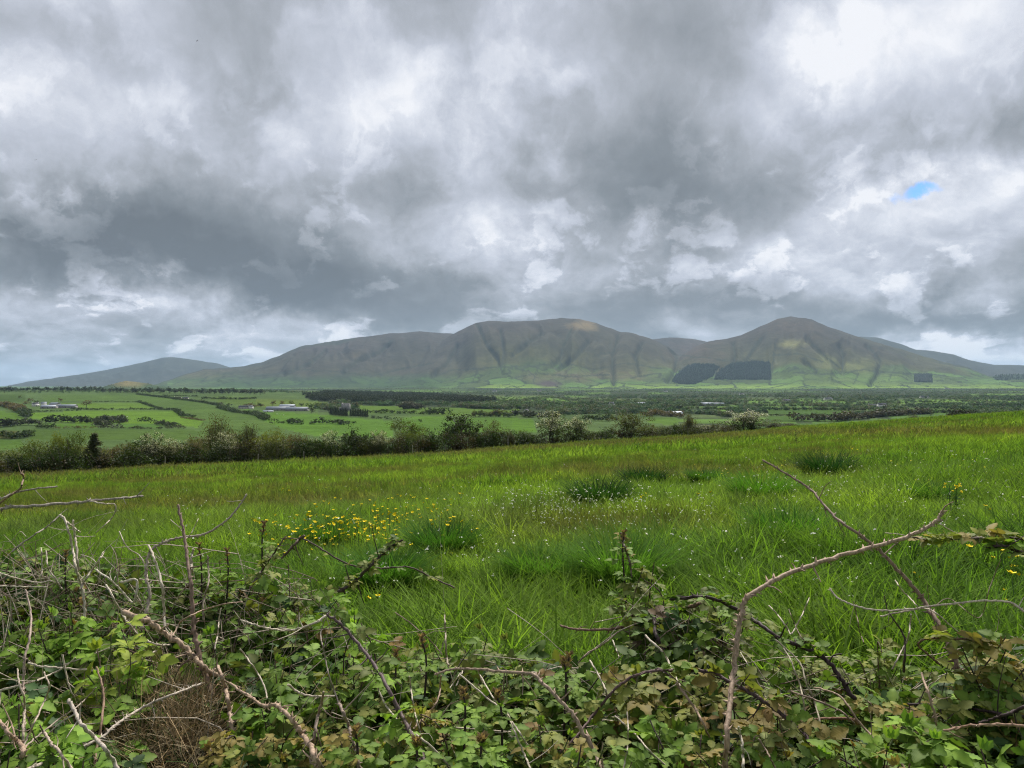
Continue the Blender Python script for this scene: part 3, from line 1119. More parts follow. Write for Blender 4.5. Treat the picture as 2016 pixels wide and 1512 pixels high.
DK = (.040, .064, .022)
OL = (.105, .135, .034)
YG = (.150, .175, .038)
BR = (.115, .095, .050)
MG = (.075, .125, .030)
HEDGE_TREES = [  # column, row of the top, width (photo px), kind, distance behind the edge, colour, label, category
    (72, 858, 60, 'round', 3, OL, 'olive green bushy tree at the left end of the far hedgerow', 'tree'),
    (112, 843, 38, 'round', 5, YG, 'upright yellow green tree left of the small dark spruce', 'tree'),
    (145, 842, 42, 'round', 4, (.085, .115, .028), 'taller yellow green tree standing close beside the small spruce', 'tree'),
    (186, 850, 66, 'spruce', 1.5, (.085, .100, .055), 'small dark pointed spruce in the left part of the hedgerow', 'tree'),
    (238, 866, 50, 'round', 4, BR, 'brownish half bare tree between the spruce and the first white blossom', 'tree'),
    (262, 862, 40, 'round', 2, OL, 'low olive tree just left of the dark bush with white blossom', 'tree'),
    (294, 849, 46, 'hawthorn', 1, (.024, .036, .016), 'dark hawthorn with white blossom over its left half of the hedgerow', 'tree'),
    (335, 860, 44, 'hawthorn', 1.5, (.095, .105, .040), 'creamy blossoming hawthorn leaning away from the dark hawthorn', 'tree'),
    (385, 864, 44, 'willow', 1, BR, 'reddish brown leafless bush in the hedgerow', 'tree'),
    (428, 816, 78, 'willow', 22, (.100, .095, .035), 'tall bare yellowish willow rising above the left hedgerow', 'tree'),
    (440, 847, 44, 'hawthorn', 2, (.080, .105, .045), 'pale blossoming hawthorn in front of the tall bare willow', 'tree'),
    (492, 832, 60, 'willow', 26, (.070, .075, .030), 'second bare willow right of the tall yellowish one', 'tree'),
    (530, 838, 56, 'round', 14, YG, 'yellow green willow behind the middle of the left hedgerow', 'tree'),
    (578, 846, 50, 'round', 12, BR, 'brown twiggy tree left of the white starry blossom', 'tree'),
    (646, 846, 42, 'hawthorn', 1, (.090, .115, .050), 'hawthorn with starry white blossom left of the dark leaning evergreen', 'tree'),
    (696, 831, 46, 'ivy', 2, (.030, .044, .022), 'dark ragged evergreen in the middle left of the hedgerow', 'tree'),
    (726, 850, 50, 'ivy', 3, DK, 'low dark tree right of the ragged evergreen', 'tree'),
    (750, 845, 34, 'hawthorn', .5, (.09, .10, .05), 'narrow hawthorn thinly covered in pale blossom', 'tree'),
    (797, 816, 62, 'round', 10, (.085, .110, .028), 'rounded olive green tree standing higher than the hedge', 'tree'),
    (806, 842, 44, 'round', 6, (.10, .13, .03), 'small light green tree in front of the rounded olive one', 'tree'),
    (846, 845, 40, 'ivy', 2, DK, 'dark bush joined to the left side of the big ivy clad tree', 'tree'),
    (905, 808, 66, 'ivy', 2.5, (.032, .050, .018), 'tallest dark ivy clad tree in the middle of the hedgerow', 'tree'),
    (935, 838, 40, 'willow', 4, OL, 'thin olive tree between the ivy clad tree and the brown hawthorn', 'tree'),
    (970, 825, 50, 'hawthorn', 2, (.075, .070, .035), 'brownish hawthorn tinged cream at the top right of the ivy clad tree', 'tree'),
    (1003, 846, 32, 'willow', 1, (.09, .09, .05), 'thin pale stemmed tree right of the brownish hawthorn', 'tree'),
    (1030, 842, 46, 'willow', 6, OL, 'low twiggy tree left of the double white hawthorn', 'tree'),
    (1091, 804, 66, 'hawthorn', 1, (.050, .072, .024), 'left and taller of the two touching white hawthorns', 'tree'),
    (1137, 815, 46, 'hawthorn', .5, (.050, .072, .024), 'right and lower of the two touching white hawthorns', 'tree'),
    (1183, 845, 44, 'round', 4, (.085, .110, .030), 'low yellow green bush right of the double white hawthorn', 'tree'),
    (1240, 806, 70, 'hawthorn', 1.5, (.085, .095, .030), 'broad yellow green hawthorn with a dark middle', 'tree'),
    (1290, 834, 46, 'round', 8, OL, 'olive bush behind the right shoulder of the broad yellow green hawthorn', 'tree'),
    (1330, 836, 44, 'ivy', 14, (.040, .055, .024), 'dark bush behind the hedge left of the thin bare tree', 'tree'),
    (1356, 812, 46, 'willow', 6, (.095, .095, .040), 'thin half bare tree left of the largest white hawthorn', 'tree'),
    (1392, 834, 40, 'hawthorn', 2, (.085, .085, .045), 'greyish low hawthorn with faded blossom beside the thin bare tree', 'tree'),
    (1420, 838, 34, 'hawthorn', 2, (.08, .09, .04), 'small pale hawthorn tucked against the largest one', 'tree'),
    (1472, 804, 80, 'hawthorn', 1, (.045, .066, .022), 'largest white blossoming hawthorn at the right of the hedgerow', 'tree'),
    (1518, 824, 44, 'hawthorn', 1, (.065, .075, .030), 'low rounded hawthorn at the right shoulder of the largest one', 'tree'),
    (1556, 836, 40, 'shrub', 2, BR, 'brownish low bush at the right end of the hedgerow', 'shrub'),
]
for (px, top, wpx, kind, off, col, label, cat) in HEDGE_TREES:
    x, y = edge_point(px, off + 1.0)
    z = float(H(x, y))
    ztop = -(top - HZ) / FPX * y
    h = max(1.2, ztop - z)
    wd = wpx / FPX * y * (1.0 if kind == 'spruce' else 1.06 if kind == 'hawthorn' else 1.2)
    bl = 1.0 if 'blossom' in label or 'white' in label or 'creamy' in label or 'pale' in label else 0
    place_tree(kind, (x, y, z - .1), wd, h, col, label, cat, blossom=bl)

LANDM = [(-20, 'left edge of the photograph'), (186, 'small pointed spruce'), (294, 'dark hawthorn with white blossom'), (428, 'tall bare willow'), (530, 'yellow green willow'),
         (646, 'hawthorn with starry blossom'), (696, 'ragged evergreen'), (797, 'rounded olive tree'), (905, 'tallest ivy clad tree'), (970, 'brownish hawthorn'),
         (1110, 'two touching white hawthorns'), (1240, 'broad yellow green hawthorn'), (1356, 'thin half bare tree'), (1472, 'largest white hawthorn')]


def near_tree(px):
    q, nm = min(LANDM, key=lambda l: abs(l[0] - px))
    side = 'below' if abs(px - q) < 9 else ('just left of' if px < q else 'just right of')
    if abs(px - q) > 34:
        side = 'well left of' if px < q else 'well right of'
    return '%s the %s' % (side, nm)


def tone(c):
    if c[0] >= c[1] * .98:
        return 'brown'
    if c[0] > c[1] * .78:
        return 'dark olive' if c[1] < .09 else 'olive'
    return 'very dark' if c[1] < .045 else 'dark green'


# the continuous dark base of the hedge: shrub after shrub
px = -40.0
while px < 1590:
    x, y = edge_point(px, random.uniform(.6, 3.2))
    z = float(H(x, y))
    h = (3.0 if px < 1000 else 2.3) * random.uniform(.8, 1.15)
    if px < 420:
        h *= .92
    if px > 1500:
        h *= .55
    col = random.choice([(.026, .042, .015), (.034, .054, .018), (.050, .062, .022), (.056, .050, .028), (.032, .056, .018)])
    place_tree('shrub', (x, y, z - .15), random.uniform(3.0, 4.4) * (1.15 if px < 500 else 1), h, col, '%s shrub at the hedge foot %s' % (tone(col), near_tree(px)), 'shrub', 'shrubs forming the base of the far hedgerow')
    px += random.uniform(15, 27)

# scrub behind the hedge, left and middle
for k in range(70):
    px = random.uniform(-60, 1080)
    off = random.uniform(8, 75)
    x, y = edge_point(px, off)
    z = float(H(x, y))
    top = np.interp(px, [-60, 60, 200, 350, 450, 560, 700, 900, 1080], [880, 872, 868, 860, 846, 850, 868, 872, 868]) + random.uniform(0, 16)
    ztop = -(top - HZ) / FPX * y
    h = float(np.clip(ztop - z, 2.0, 9))
    kind = random.choice(['willow', 'round', 'round', 'willow', 'ivy'])
    col = random.choice([(.125, .145, .042), (.105, .130, .036), (.115, .098, .050), (.135, .155, .042), (.090, .105, .040)])
    place_tree(kind, (x, y, z - .2), h * random.uniform(1.0, 1.5), h, col, '%s scrub tree behind the hedge %s' % (tone(col), near_tree(px)), 'tree', 'willow scrub behind the far hedgerow', name='scrub_tree')

# dark shrubs peeping over the crest on the right
for (px, top, wpx, kind, col, label) in [
    (1880, 802, 50, 'ivy', (.016, .024, .014), 'largest dark evergreen shrub peeping over the right crest of the field'),
    (1912, 806, 36, 'ivy', (.018, .026, .015), 'middle of the dark shrubs peeping over the right crest'),
    (1945, 807, 40, 'ivy', (.026, .034, .018), 'rightmost of the dark shrubs peeping over the crest'),
    (1727, 825, 22, 'ivy', (.030, .030, .018), 'tiny dark bush on the field crest left of the dark shrubs'),
    (1640, 830, 60, 'willow', BR, 'brown twiggy bush just below the crest right of the hedgerow'),
    (1800, 815, 60, 'willow', (.07, .075, .03), 'brown green bush hidden to its top below the crest'),
]:
    y = 165.0
    x = (px - 1008) / FPX * y
    z = float(H(x, y))
    ztop = -(top - HZ) / FPX * y
    place_tree(kind, (x, y, z - .2), wpx / FPX * y, ztop - z + .2, col, label, 'shrub', name='dark_shrub')

# fence posts in front of the hedge
m_post = bark_mat('weathered_post', (.16, .14, .11), (.34, .31, .26), 14)
POSTS = [(325, 913, 'leftmost of the short pale posts below the hedgerow'), (508, 900, 'short pale post below the brown scrub'),
         (598, 897, 'short dark post between the scrub and the starry blossom'), (812, 888, 'short pale post left of the ivy clad tree'),
         (877, 880, 'slim pale post under the big ivy clad tree'), (1000, 872, 'tall pale post right of the brownish hawthorn'),
         (1075, 868, 'slim post under the double white hawthorn')]
for (px, top, lb) in POSTS:
    x, y = edge_point(px, -.6)
    z = float(H(x, y))
    zt = z + (1.15 if px < 990 else 1.5)
    a = Acc()
    a.add(*tube([(0, 0, -.3), (.01, 0, .5), (.02, .01, zt - z)], [.055, .052, .045], 7))
    a.add(*tube([(.02, .01, zt - z - .001), (.02, .01, zt - z + .02)], [.045, .001], 7))
    p = link('fence_post', a.mesh('fence_post', m_post, True), loc=(x, y, z))
    tag(p, lb, 'fence post', 'posts along the far hedgerow')

# ------------------------------------------------------------------ the vale: hedges, trees, farms
def clump_mesh(r, n, w, h):
    cs, pts, var = crown_points(r, w, h, .0, n, 6, 2, .12)
    pts[:, 2] = np.abs(pts[:, 2])
    return leaf_quads(pts, .50, r, .4) + (np.repeat(var, 4),)


HEDGES = [  # line in the photograph, height m, colour, label
    ([(180, 791), (272, 792)], 2.2, DK, 'thin hedge across the upper left fields'),
    ([(272, 792), (318, 807), (343, 808)], 3.0, DK, 'hedge stepping down from the upper left field to the long middle hedge'),
    ([(142, 806), (192, 808), (270, 807), (343, 808)], 3.0, DK, 'long straight hedge above the bright green left field'),
    ([(343, 808), (360, 820), (384, 822)], 3.8, DK, 'hedge running down to a dark clump at the right of the bright field'),
    ([(358, 823), (400, 829)], 2.5, BR, 'short brown hedge below the dark clump on the left slope'),
    ([(92, 833), (130, 832), (180, 833)], 7.0, (.036, .050, .026), 'thick dark hedge below the bright green left field'),
    ([(188, 832), (220, 829), (244, 833)], 6.5, (.055, .065, .040), 'blossom flecked clump of bushes in the left fields'),
    ([(190, 838), (215, 840), (232, 840)], 6.0, (.060, .070, .045), 'lower grey green bushes below the blossom flecked clump'),
    ([(277, 831), (297, 831)], 5.0, DK, 'small isolated dark clump right of the blossom flecked bushes'),
    ([(307, 835), (325, 838), (345, 841)], 4.2, (.050, .065, .038), 'straggling row of bushes above the lowest left field'),
    ([(54, 812), (110, 810), (160, 809)], 2.5, DK, 'thin hedge under the left farm'),
    ([(-60, 797), (0, 798), (30, 806), (46, 813)], 7.0, BR, 'brown woody strip at the far left below the farm'),
    ([(46, 813), (52, 822)], 5.5, DK, 'short hedge going down from the brown woody strip'),
    ([(0, 842), (30, 838), (60, 837), (85, 837)], 7.5, (.042, .052, .030), 'thick uneven belt of bushes at the far left'),
    ([(72, 843), (105, 844)], 4.0, DK, 'short dark hedge under the belt of bushes'),
    ([(110, 844), (195, 843)], 2.2, BR, 'thin brown hedge in the lower left fields'),
    ([(195, 843), (290, 845), (365, 844)], 2.8, (.055, .055, .035), 'longer brown hedge across the lower left fields'),
    ([(0, 862), (30, 864), (60, 858)], 5.0, DK, 'dark hedge beside the rough grass at the far left'),
    ([(270, 777), (345, 786), (400, 793), (430, 799)], 4.0, DK, 'long diagonal hedge coming down from the wooded skyline'),
    ([(430, 803), (463, 812), (504, 818), (524, 828)], 4.2, DK, 'lower end of the long diagonal hedge near the middle farm'),
    ([(320, 779), (390, 781)], 3.0, DK, 'thin hedge just under the wooded skyline'),
    ([(400, 786), (470, 787), (504, 785)], 4.5, DK, 'hedge with trees right of the diagonal one'),
    ([(722, 813), (760, 814), (818, 815)], 4.2, DK, 'long hedge right of the twin rows of conifers'),
    ([(829, 817), (850, 816), (878, 817)], 6.0, DK, 'thick clump with bare trees right of the rounded olive tree'),
    ([(930, 820), (970, 820), (1008, 822)], 5.0, DK, 'tree lined hedge above the field right of the ivy clad tree'),
    ([(541, 835), (570, 834), (597, 836)], 4.5, DK, 'left of two thick hedges below the long sheds'),
    ([(611, 836), (650, 834), (692, 837)], 4.5, DK, 'right of two thick hedges below the long sheds'),
    ([(734, 824), (752, 825)], 3.5, DK, 'tiny clump of bushes in the field below the ruin'),
    ([(761, 826), (777, 826)], 3.5, DK, 'small round bushes touching the rounded olive tree'),
    ([(504, 814), (524, 826)], 4.0, DK, 'hedge descending left of the field under the sheds'),
    ([(791, 806), (810, 804), (828, 806)], 8.0, (.060, .062, .050), 'oval grey copse alone in the middle field'),
    ([(480, 800), (504, 801), (520, 800)], 4.0, BR, 'brown hedge leading to the long sheds'),
    ([(1270, 820), (1300, 818), (1345, 822)], 6.0, BR, 'brown hedge beside the small bright field right of the dome barn'),
    ([(1010, 818), (1050, 822), (1100, 823)], 6.5, (.045, .055, .032), 'wooded hedge behind the double white hawthorn'),
    ([(1150, 828), (1190, 829), (1215, 828)], 6.0, DK, 'dark copse between the white and yellow green hawthorns'),
    ([(1512, 819), (1590, 820), (1672, 820)], 3.2, DK, 'hedge between the two long fields at the right'),
    ([(1512, 807), (1600, 807), (1690, 810)], 4.0, DK, 'hedge above the long fields at the right'),
    ([(1560, 829), (1640, 830), (1720, 822), (1830, 814)], 6.5, (.058, .055, .034), 'brown wooded belt just beyond the field crest at the right'),
]
m_hedge = m_crown
hr_ = np.random.default_rng(77)
CL = [clump_mesh(hr_, 12, 4.2, 3.0) for _ in range(5)]
for (pts, hh, col, label) in HEDGES:
    P_ = hit([p[0] for p in pts], [p[1] for p in pts], 300)
    a = Acc()
    for p, q in zip(P_[:-1], P_[1:]):
        L_ = np.linalg.norm(q[:2] - p[:2])
        n = max(2, int(L_ / 3.2))
        for k in range(n):
            t_ = (k + hr_.uniform(0, .9)) / n
            c_ = p + (q - p) * t_
            big = hr_.random() < .18
            c_[:2] += hr_.normal(size=2) * (1.0 + (hh > 4) * 1.5)
            c_[2] = float(H(c_[0], c_[1]))
            V, F, va = CL[hr_.integers(5)]
            s = 1.3 * hh / 3.0 * hr_.uniform(.55, 1.0) * (1.35 if big else 1)
            an = hr_.uniform(0, 6.28)
            R = np.array([[math.cos(an), -math.sin(an), 0], [math.sin(an), math.cos(an), 0], [0, 0, 1]])
            Vp = (V * np.array([max(s, .8), max(s, .8), s])) @ R.T + c_
            a.add(Vp, F, va * .7 + hr_.uniform(0, .3))
    base = P_[0]
    for k in range(len(a.v)):
        a.v[k] = a.v[k] - base
    o = link('hedge', a.mesh('hedge', m_hedge), loc=tuple(base))
    o.color = (*col, 1)
    tag(o, label, 'hedge')

# single trees one can tell apart in the vale (column, row of the foot, height m, colour)
VT = []
for (px, py, h, c, lb) in [
    (38, 786, 9, OL, 'round tree at the left edge of the left farm'), (48, 800, 9, BR, 'brown bare tree beside the white farmhouse'),
    (60, 794, 11, BR, 'tall brown tree behind the left farm sheds'), (72, 796, 10, DK, 'dark tree behind the left farm sheds'),
    (120, 792, 9, BR, 'bare tree right of the left farm sheds'), (170, 802, 13, BR, 'large brown bare tree right of the left farm'),
    (141, 806, 4, DK, 'small dark bush in front of the left farm'), (258, 807, 5, DK, 'single small tree on the long straight hedge'),
    (342, 787, 7, DK, 'dark tree on the diagonal hedge near the small house'), (397, 792, 7, OL, 'round tree right of the small house on the diagonal hedge'),
    (438, 803, 10, (.06, .065, .05), 'grey green tree left of the cottage below the skyline'), (452, 803, 9, DK, 'dark tree beside the cottage below the skyline'),
    (512, 802, 9, DK, 'dark tree left of the long sheds'), (537, 800, 11, BR, 'bare tree behind the left end of the long sheds'),
    (556, 800, 10, BR, 'second bare tree behind the long sheds'), (574, 800, 11, OL, 'third tree behind the long sheds'),
    (593, 801, 9, DK, 'dark tree at the right end of the long sheds'), (610, 805, 13, MG, 'large round green tree right of the long sheds'),
    (626, 804, 13, OL, 'large olive tree next to the round green one'), (641, 805, 11, DK, 'dark upright tree left of the grey ruin'),
    (613, 814, 10, (.05, .06, .03), 'broad bush right of and below the long sheds'), (648, 815, 10, (.055, .06, .04), 'grey tree left of the first row of conifers'),
    (661, 801, 12, BR, 'slim bare tree just left of the grey ruin'), (700, 804, 12, BR, 'bare trees to the right of the grey ruin'),
    (828, 833, 5, DK, 'lone bush in the field right of the rounded olive tree'), (735, 822, 4, DK, 'single bush below the ruin'),
    (1191, 800, 10, DK, 'dark tree beside the white house in the vale'), (1165, 800, 11, (.03, .04, .025), 'dark wood left of the white house in the vale'),
    (1300, 815, 7, OL, 'tree left of the pale dome barn'), (1340, 818, 9, BR, 'bare tree right of the pale dome barn'),
]:
    VT.append((px, py, h, c, lb, None))
for k in range(11):
    VT.append((651 + k * 3.2, 817.5 + k * .3, random.uniform(10.5, 12.5), (.020, .030, .020), 'dark conifer in the left of two tight rows below the ruin', 'left row of conifers below the ruin'))
for k in range(11):
    VT.append((690 + k * 3.3, 820 + k * .2, random.uniform(10.5, 12.5), (.020, .030, .020), 'dark conifer in the right of two tight rows below the ruin', 'right row of conifers below the ruin'))
for k in range(14):
    VT.append((932 + k * 5.4 + random.uniform(-1.5, 1.5), 821, random.uniform(7, 11), random.choice([BR, DK, OL]), 'small tree on the hedge right of the ivy clad tree', 'trees on the hedge right of the ivy clad tree'))
for k in range(120):
    px = k * 4.4 + random.uniform(-3, 3) - 6
    VT.append((px, 770.5 + .012 * px * (px > 200), random.uniform(10, 17), random.choice([(.040, .052, .028), (.030, .042, .024), (.055, .060, .034), (.036, .050, .030)]), 'tree in the wooded skyline strip above the left fields', 'trees on the skyline above the left fields'))
P_ = hit([v[0] for v in VT], [v[1] for v in VT], 300)
for v, p in zip(VT, P_):
    px, py, h, c, lb, gp = v
    kd = 'spruce' if gp and 'conifers' in gp else 'far'
    wd = h * (random.uniform(.8, 1.25) if kd == 'far' else .42)
    place_tree(kd, (p[0], p[1], p[2] - .3), wd, h, c, lb, 'tree', gp, name='conifer' if kd == 'spruce' else 'tree')

# uncountable hedgerow trees and woods of the vale and the foot of the hills
def vale_wood():
    r = np.random.default_rng(5)
    # points on field boundaries
    n = 420000
    u = r.uniform(-.74, .74, n)
    iy = r.uniform(1 / 7400, 1 / 900, n) ** 1
    y = np.where(r.random(n) < .55, 1 / iy, r.uniform(2500, 7400, n))
    x = u * y
    px = px_of(x, y)
    z = H(x, y)
    py = HZ - FPX * z / y
    cid, ed = vor(x, y)
    wd = woodness(x, y)
    manual = ((y < 3300) & (px < 620)) | (y < 1050) | ((y < 1300) & (px < 1080))
    for poly, c_ in FIELDS:
        manual |= in_poly(px, py, poly) & (y < 3600)
    onedge = (ed < 5.5) & (r.random(n) < np.where(y > 5200, .20, np.where(y > 2600, .30, .7)))
    inwood = (wd > .585) & (r.random(n) < np.where(y > 5200, .02, .036))
    low = (z < 25) & (py > 752)
    lone = r.random(n) < .002
    keep = (onedge | inwood | lone) & ~manual & low
    # woodland blocks
    keep |= (px < 660) & (py > 767.5) & (py < 774) & (y < 3300) & (r.random(n) < .10)
    pb = in_poly(px, py, PLANT) & (y < 5200) & (r.random(n) < .35)
    keep |= pb
    # clumps on the pastures under the hills
    cid2, ed2 = vor(x, y, 260, 260, 17)
    onh = (y > 5700) & (z > -20) & (z < 110) & (py > 738) & (ed2 < 8) & (fbm(x / 300, y / 300, 55, 2) > .42) & (r.random(n) < .6) & (px > 360)
    keep |= onh
    x, y, z, wd, pb, px = x[keep], y[keep], z[keep], wd[keep], pb[keep], px[keep]
    m = len(x)
    s = r.uniform(.55, 1.25, m) * np.where(pb, 1.15, 1)
    s = np.where((wd < .57) & ~pb, s * .72, s)
    s = np.where((y > 2600) & ~pb, s * .66, s)
    cols = np.array([(.042, .072, .034), (.034, .058, .032), (.062, .082, .038), (.056, .086, .032), (.074, .074, .044), (.046, .074, .044)])
    ci = (fbm(x / 260, y / 300, 66, 2) * 9 + r.normal(size=m) * .8).astype(int) % 6
    tint = cols[ci] * np.array([1.25, 1.45, 1.5]) * r.uniform(.7, 1.4, m)[:, None]
    tint[pb] = np.array([.024, .036, .018]) * r.uniform(.8, 1.25, pb.sum())[:, None]
    pts = np.stack([x, y, z - .4], 1)
    rots = np.stack([np.zeros(m), np.zeros(m), r.uniform(0, 6.28, m)], 1)
    scl = np.stack([s * r.uniform(.85, 1.3, m), s * r.uniform(.85, 1.3, m), s * np.where(pb, 1.3, 1)], 1)
    src = []
    for k in range(4):
        rr_ = np.random.default_rng(900 + k)
        cs, pt, var = crown_points(rr_, 7.5, 7.0, .6, 22, 6, 4, .10)
        V, F = leaf_quads(pt, .85, rr_, .5)
        a = Acc()
        a.add(V, F, np.repeat(var, 4))
        src.append(a.mesh('vale_tree_shape', m_inst))
    print('vale trees', m)
    return scatter('vale_woodland', pts, rots, scl, rgba(tint), src, label='countless hedgerow trees and woods spread over the vale to the foot of the mountains', cat='woodland')


vale_wood()

# spruce plantations on the flank of the right mountain
def plantations():
    r = np.random.default_rng(8)
    out = []
    for bi, poly in enumerate(SPRUCE_BLOCKS):
        xs = [p[0] for p in poly]
        ys = [p[1] for p in poly]
        n = 3600 if bi < 2 else 1200
        px = r.uniform(min(xs), max(xs), n)
        py = r.uniform(min(ys), max(ys), n)
        k = in_poly(px + r.normal(size=n) * 1.0, py + r.normal(size=n) * .9, poly)
        px, py = px[k], py[k]
        out.append(hit(px, py, 4300))
    Pn = np.concatenate(out)
    Pn = Pn[Pn[:, 1] < 9000]
    m = len(Pn)
    s = r.uniform(.8, 1.2, m)
    a = Acc()
    for k in range(4):
        z0, z1, w = 1 + k * 3.2, 6.5 + k * 3.0, 3.2 - k * .62
        ang = np.arange(7) * 2 * PI / 7 + k
        V = np.vstack([np.stack([np.cos(ang) * w, np.sin(ang) * w, np.full(7, z0)], 1), [[0, 0, z1]]])
        F = np.array([(i, (i + 1) % 7, 7, 7) for i in range(7)])
        Fq = F[:, :3]
        a.v.append(V)
        a.f.append(Fq + a.n)
        a.n += 8
        a.a.append(np.full(8, .5))
        a.m.append(np.zeros(7))
    src = [a.mesh('plantation_spruce_shape', m_inst)]
    tint = np.array([.032, .056, .038]) * r.uniform(.6, 1.5, m)[:, None]
    print('plantation', m)
    scatter('spruce_plantation', Pn - np.array([0, 0, .5]), np.stack([np.zeros(m), np.zeros(m), r.uniform(0, 6.28, m)], 1), np.stack([s * 1.4, s * 1.4, s], 1), rgba(tint), src,
            label='dark blocks of planted spruce on the lower flank of the right hand mountain', cat='plantation')


plantations()

# ------------------------------------------------------------------ farms and houses
def flatmat(name, c, rough=.8, n=.15):
    m, t, b = principled(name, rough, .2)
    tc = t.new('ShaderNodeTexCoord')
    nz = t.noise(tc.outputs['Object'], .8, 5)
    t.l.new(t.mix(1.0, (*c, 1), t.ramp(nz, [(.3, (1 - n,) * 3), (.7, (1 + n,) * 3)]), 'MULTIPLY'), b.inputs['Base Color'])
    return m


m_wht = flatmat('white_render', (.70, .69, .65))
m_crm = flatmat('cream_render', (.55, .50, .42))
m_stn = flatmat('grey_stone', (.26, .25, .24), n=.3)
m_slate = flatmat('slate_roof', (.10, .105, .12))
m_tin = flatmat('pale_metal_roof', (.42, .46, .52), .5)
m_tin2 = flatmat('dull_metal_roof', (.24, .27, .31), .6)
m_dark = flatmat('dark_opening', (.02, .02, .022))
m_red = flatmat('brown_roof', (.17, .11, .09))


def box(a, x0, x1, y0, y1, z0, z1):
    V = [(x, y, z) for z in (z0, z1) for y in (y0, y1) for x in (x0, x1)]
    a.add(V, [(0, 2, 3, 1), (4, 5, 7, 6), (0, 1, 5, 4), (2, 6, 7, 3), (0, 4, 6, 2), (1, 3, 7, 5)])


def house(px, py, L_, D_m, hw, hr, wall, roof, label, cat='house', rot=0.0, name='house', opens=3, chim=1, barrel=False):
    p = hit([px], [py], 300)[0]
    root = empty(name, (p[0], p[1], p[2]))
    root.rotation_euler.z = rot
    tag(root, label, cat)
    a = Acc()
    x, y = L_ / 2, D_m / 2
    box(a, -x, x, -y, y, -1.5, hw)
    if not barrel:
        a.add([(-x, -y, hw), (-x, y, hw), (-x, 0, hr - .05), (-x, 0, hr - .05)], [(0, 1, 2, 3)])
        a.add([(x, -y, hw), (x, y, hw), (x, 0, hr - .05), (x, 0, hr - .05)], [(0, 1, 2, 3)])
    link('wall', a.mesh('wall', wall), root)
    a = Acc()
    e = .35
    if barrel:
        n = 9
        for i in range(n):
            t0, t1 = PI * i / n, PI * (i + 1) / n
            q = [(-x - e, -math.cos(t0) * (y + .2), hw - .1 + math.sin(t0) * (hr - hw)), (x + e, -math.cos(t0) * (y + .2), hw - .1 + math.sin(t0) * (hr - hw)),
                 (x + e, -math.cos(t1) * (y + .2), hw - .1 + math.sin(t1) * (hr - hw)), (-x - e, -math.cos(t1) * (y + .2), hw - .1 + math.sin(t1) * (hr - hw))]
            a.add(q, [(0, 1, 2, 3)])
        # rounded ends
        for sx in (-x - e + .02, x + e - .02):
            for i in range(n):
                t0, t1 = PI * i / n, PI * (i + 1) / n
                q = [(sx, 0, hw - .1), (sx, -math.cos(t0) * (y + .2), hw - .1 + math.sin(t0) * (hr - hw)), (sx, -math.cos(t1) * (y + .2), hw - .1 + math.sin(t1) * (hr - hw)), (sx, 0, hw - .1)]
                a.add(q, [(0, 1, 2, 3)])
    else:
        for s in (-1, 1):
            q = [(-x - e, s * (y + e), hw - .12), (x + e, s * (y + e), hw - .12), (x + e, 0, hr), (-x - e, 0, hr)]
            q2 = [(vx, vy, vz + .18) for vx, vy, vz in q]
            a.add(q + q2, [(0, 1, 2, 3), (4, 5, 6, 7), (0, 1, 5, 4), (1, 2, 6, 5), (3, 0, 4, 7)])
    rf = link('roof', a.mesh('roof', roof), root)
    for k in range(chim):
        a = Acc()
        cx = (-x + .6) if k == 0 else (x - .6)
        box(a, cx - .45, cx + .45, -.35, .35, hr - 1.0, hr + 1.1)
        link('chimney', a.mesh('chimney', wall), rf)
    for k in range(opens):
        a = Acc()
        cx = -x + L_ * (k + .5) / opens
        tall = k == opens // 2
        box(a, cx - (.5 if not barrel else 1.2), cx + (.5 if not barrel else 1.2), -y - .04, -y + .05, 0 if tall else 1.0, 2.1 if tall else 2.2)
        link('door' if tall else 'window', a.mesh('opening', m_dark), root)
    return root


house(70, 800, 11, 7, 4.6, 7.0, m_wht, m_slate, 'white two storey farmhouse at the left edge of the left farm', rot=.9, chim=2, name='farmhouse')
house(86, 800, 9, 7, 5.5, 8.2, m_wht, m_tin2, 'tall white gabled shed left in the left farm', 'barn', .7, 'barn', 1, 0)
house(97, 804, 24, 14, 3.6, 6.0, m_stn, m_tin, 'long pale roofed shed in front in the left farm', 'barn', .15, 'barn', 3, 0)
house(108, 800, 16, 12, 4.4, 7.2, m_stn, m_tin2, 'grey roofed shed behind the pale one in the left farm', 'barn', -.2, 'barn', 2, 0)
house(133, 803, 30, 14, 3.5, 6.2, m_stn, m_tin2, 'wide low grey shed at the right end of the left farm', 'barn', .1, 'barn', 3, 0)
house(350, 785.5, 16, 7, 2.8, 5.2, m_wht, m_red, 'small brown roofed house on the diagonal hedge', rot=.1, chim=1)
house(366, 785.5, 12, 7, 2.8, 4.8, m_crm, m_slate, 'cream outbuilding right of the brown roofed house', rot=-.1, chim=0)
house(480, 804.5, 17, 7, 2.9, 5.4, m_crm, m_slate, 'long low cream cottage left of the long sheds', rot=-.15, chim=2)
house(494, 804.5, 8, 6, 3.0, 5.6, m_wht, m_slate, 'white gable end joined to the cream cottage', rot=1.3, chim=0)
house(548, 808, 38, 16, 3.4, 6.4, m_stn, m_tin2, 'left long grey cattle shed of the middle farm', 'barn', .06, 'barn', 5, 0)
house(585, 809, 36, 16, 3.4, 6.4, m_stn, m_tin2, 'right long grey cattle shed of the middle farm', 'barn', -.04, 'barn', 5, 0)
house(566, 804, 26, 12, 4.2, 7.0, m_stn, m_tin, 'pale roofed shed behind the two long grey ones', 'barn', 0, 'barn', 3, 0)
house(528, 811, 16, 5, 1.6, 2.6, m_wht, m_tin, 'low white lean-to in front of the left long shed', 'shed', 0, 'shed', 1, 0)
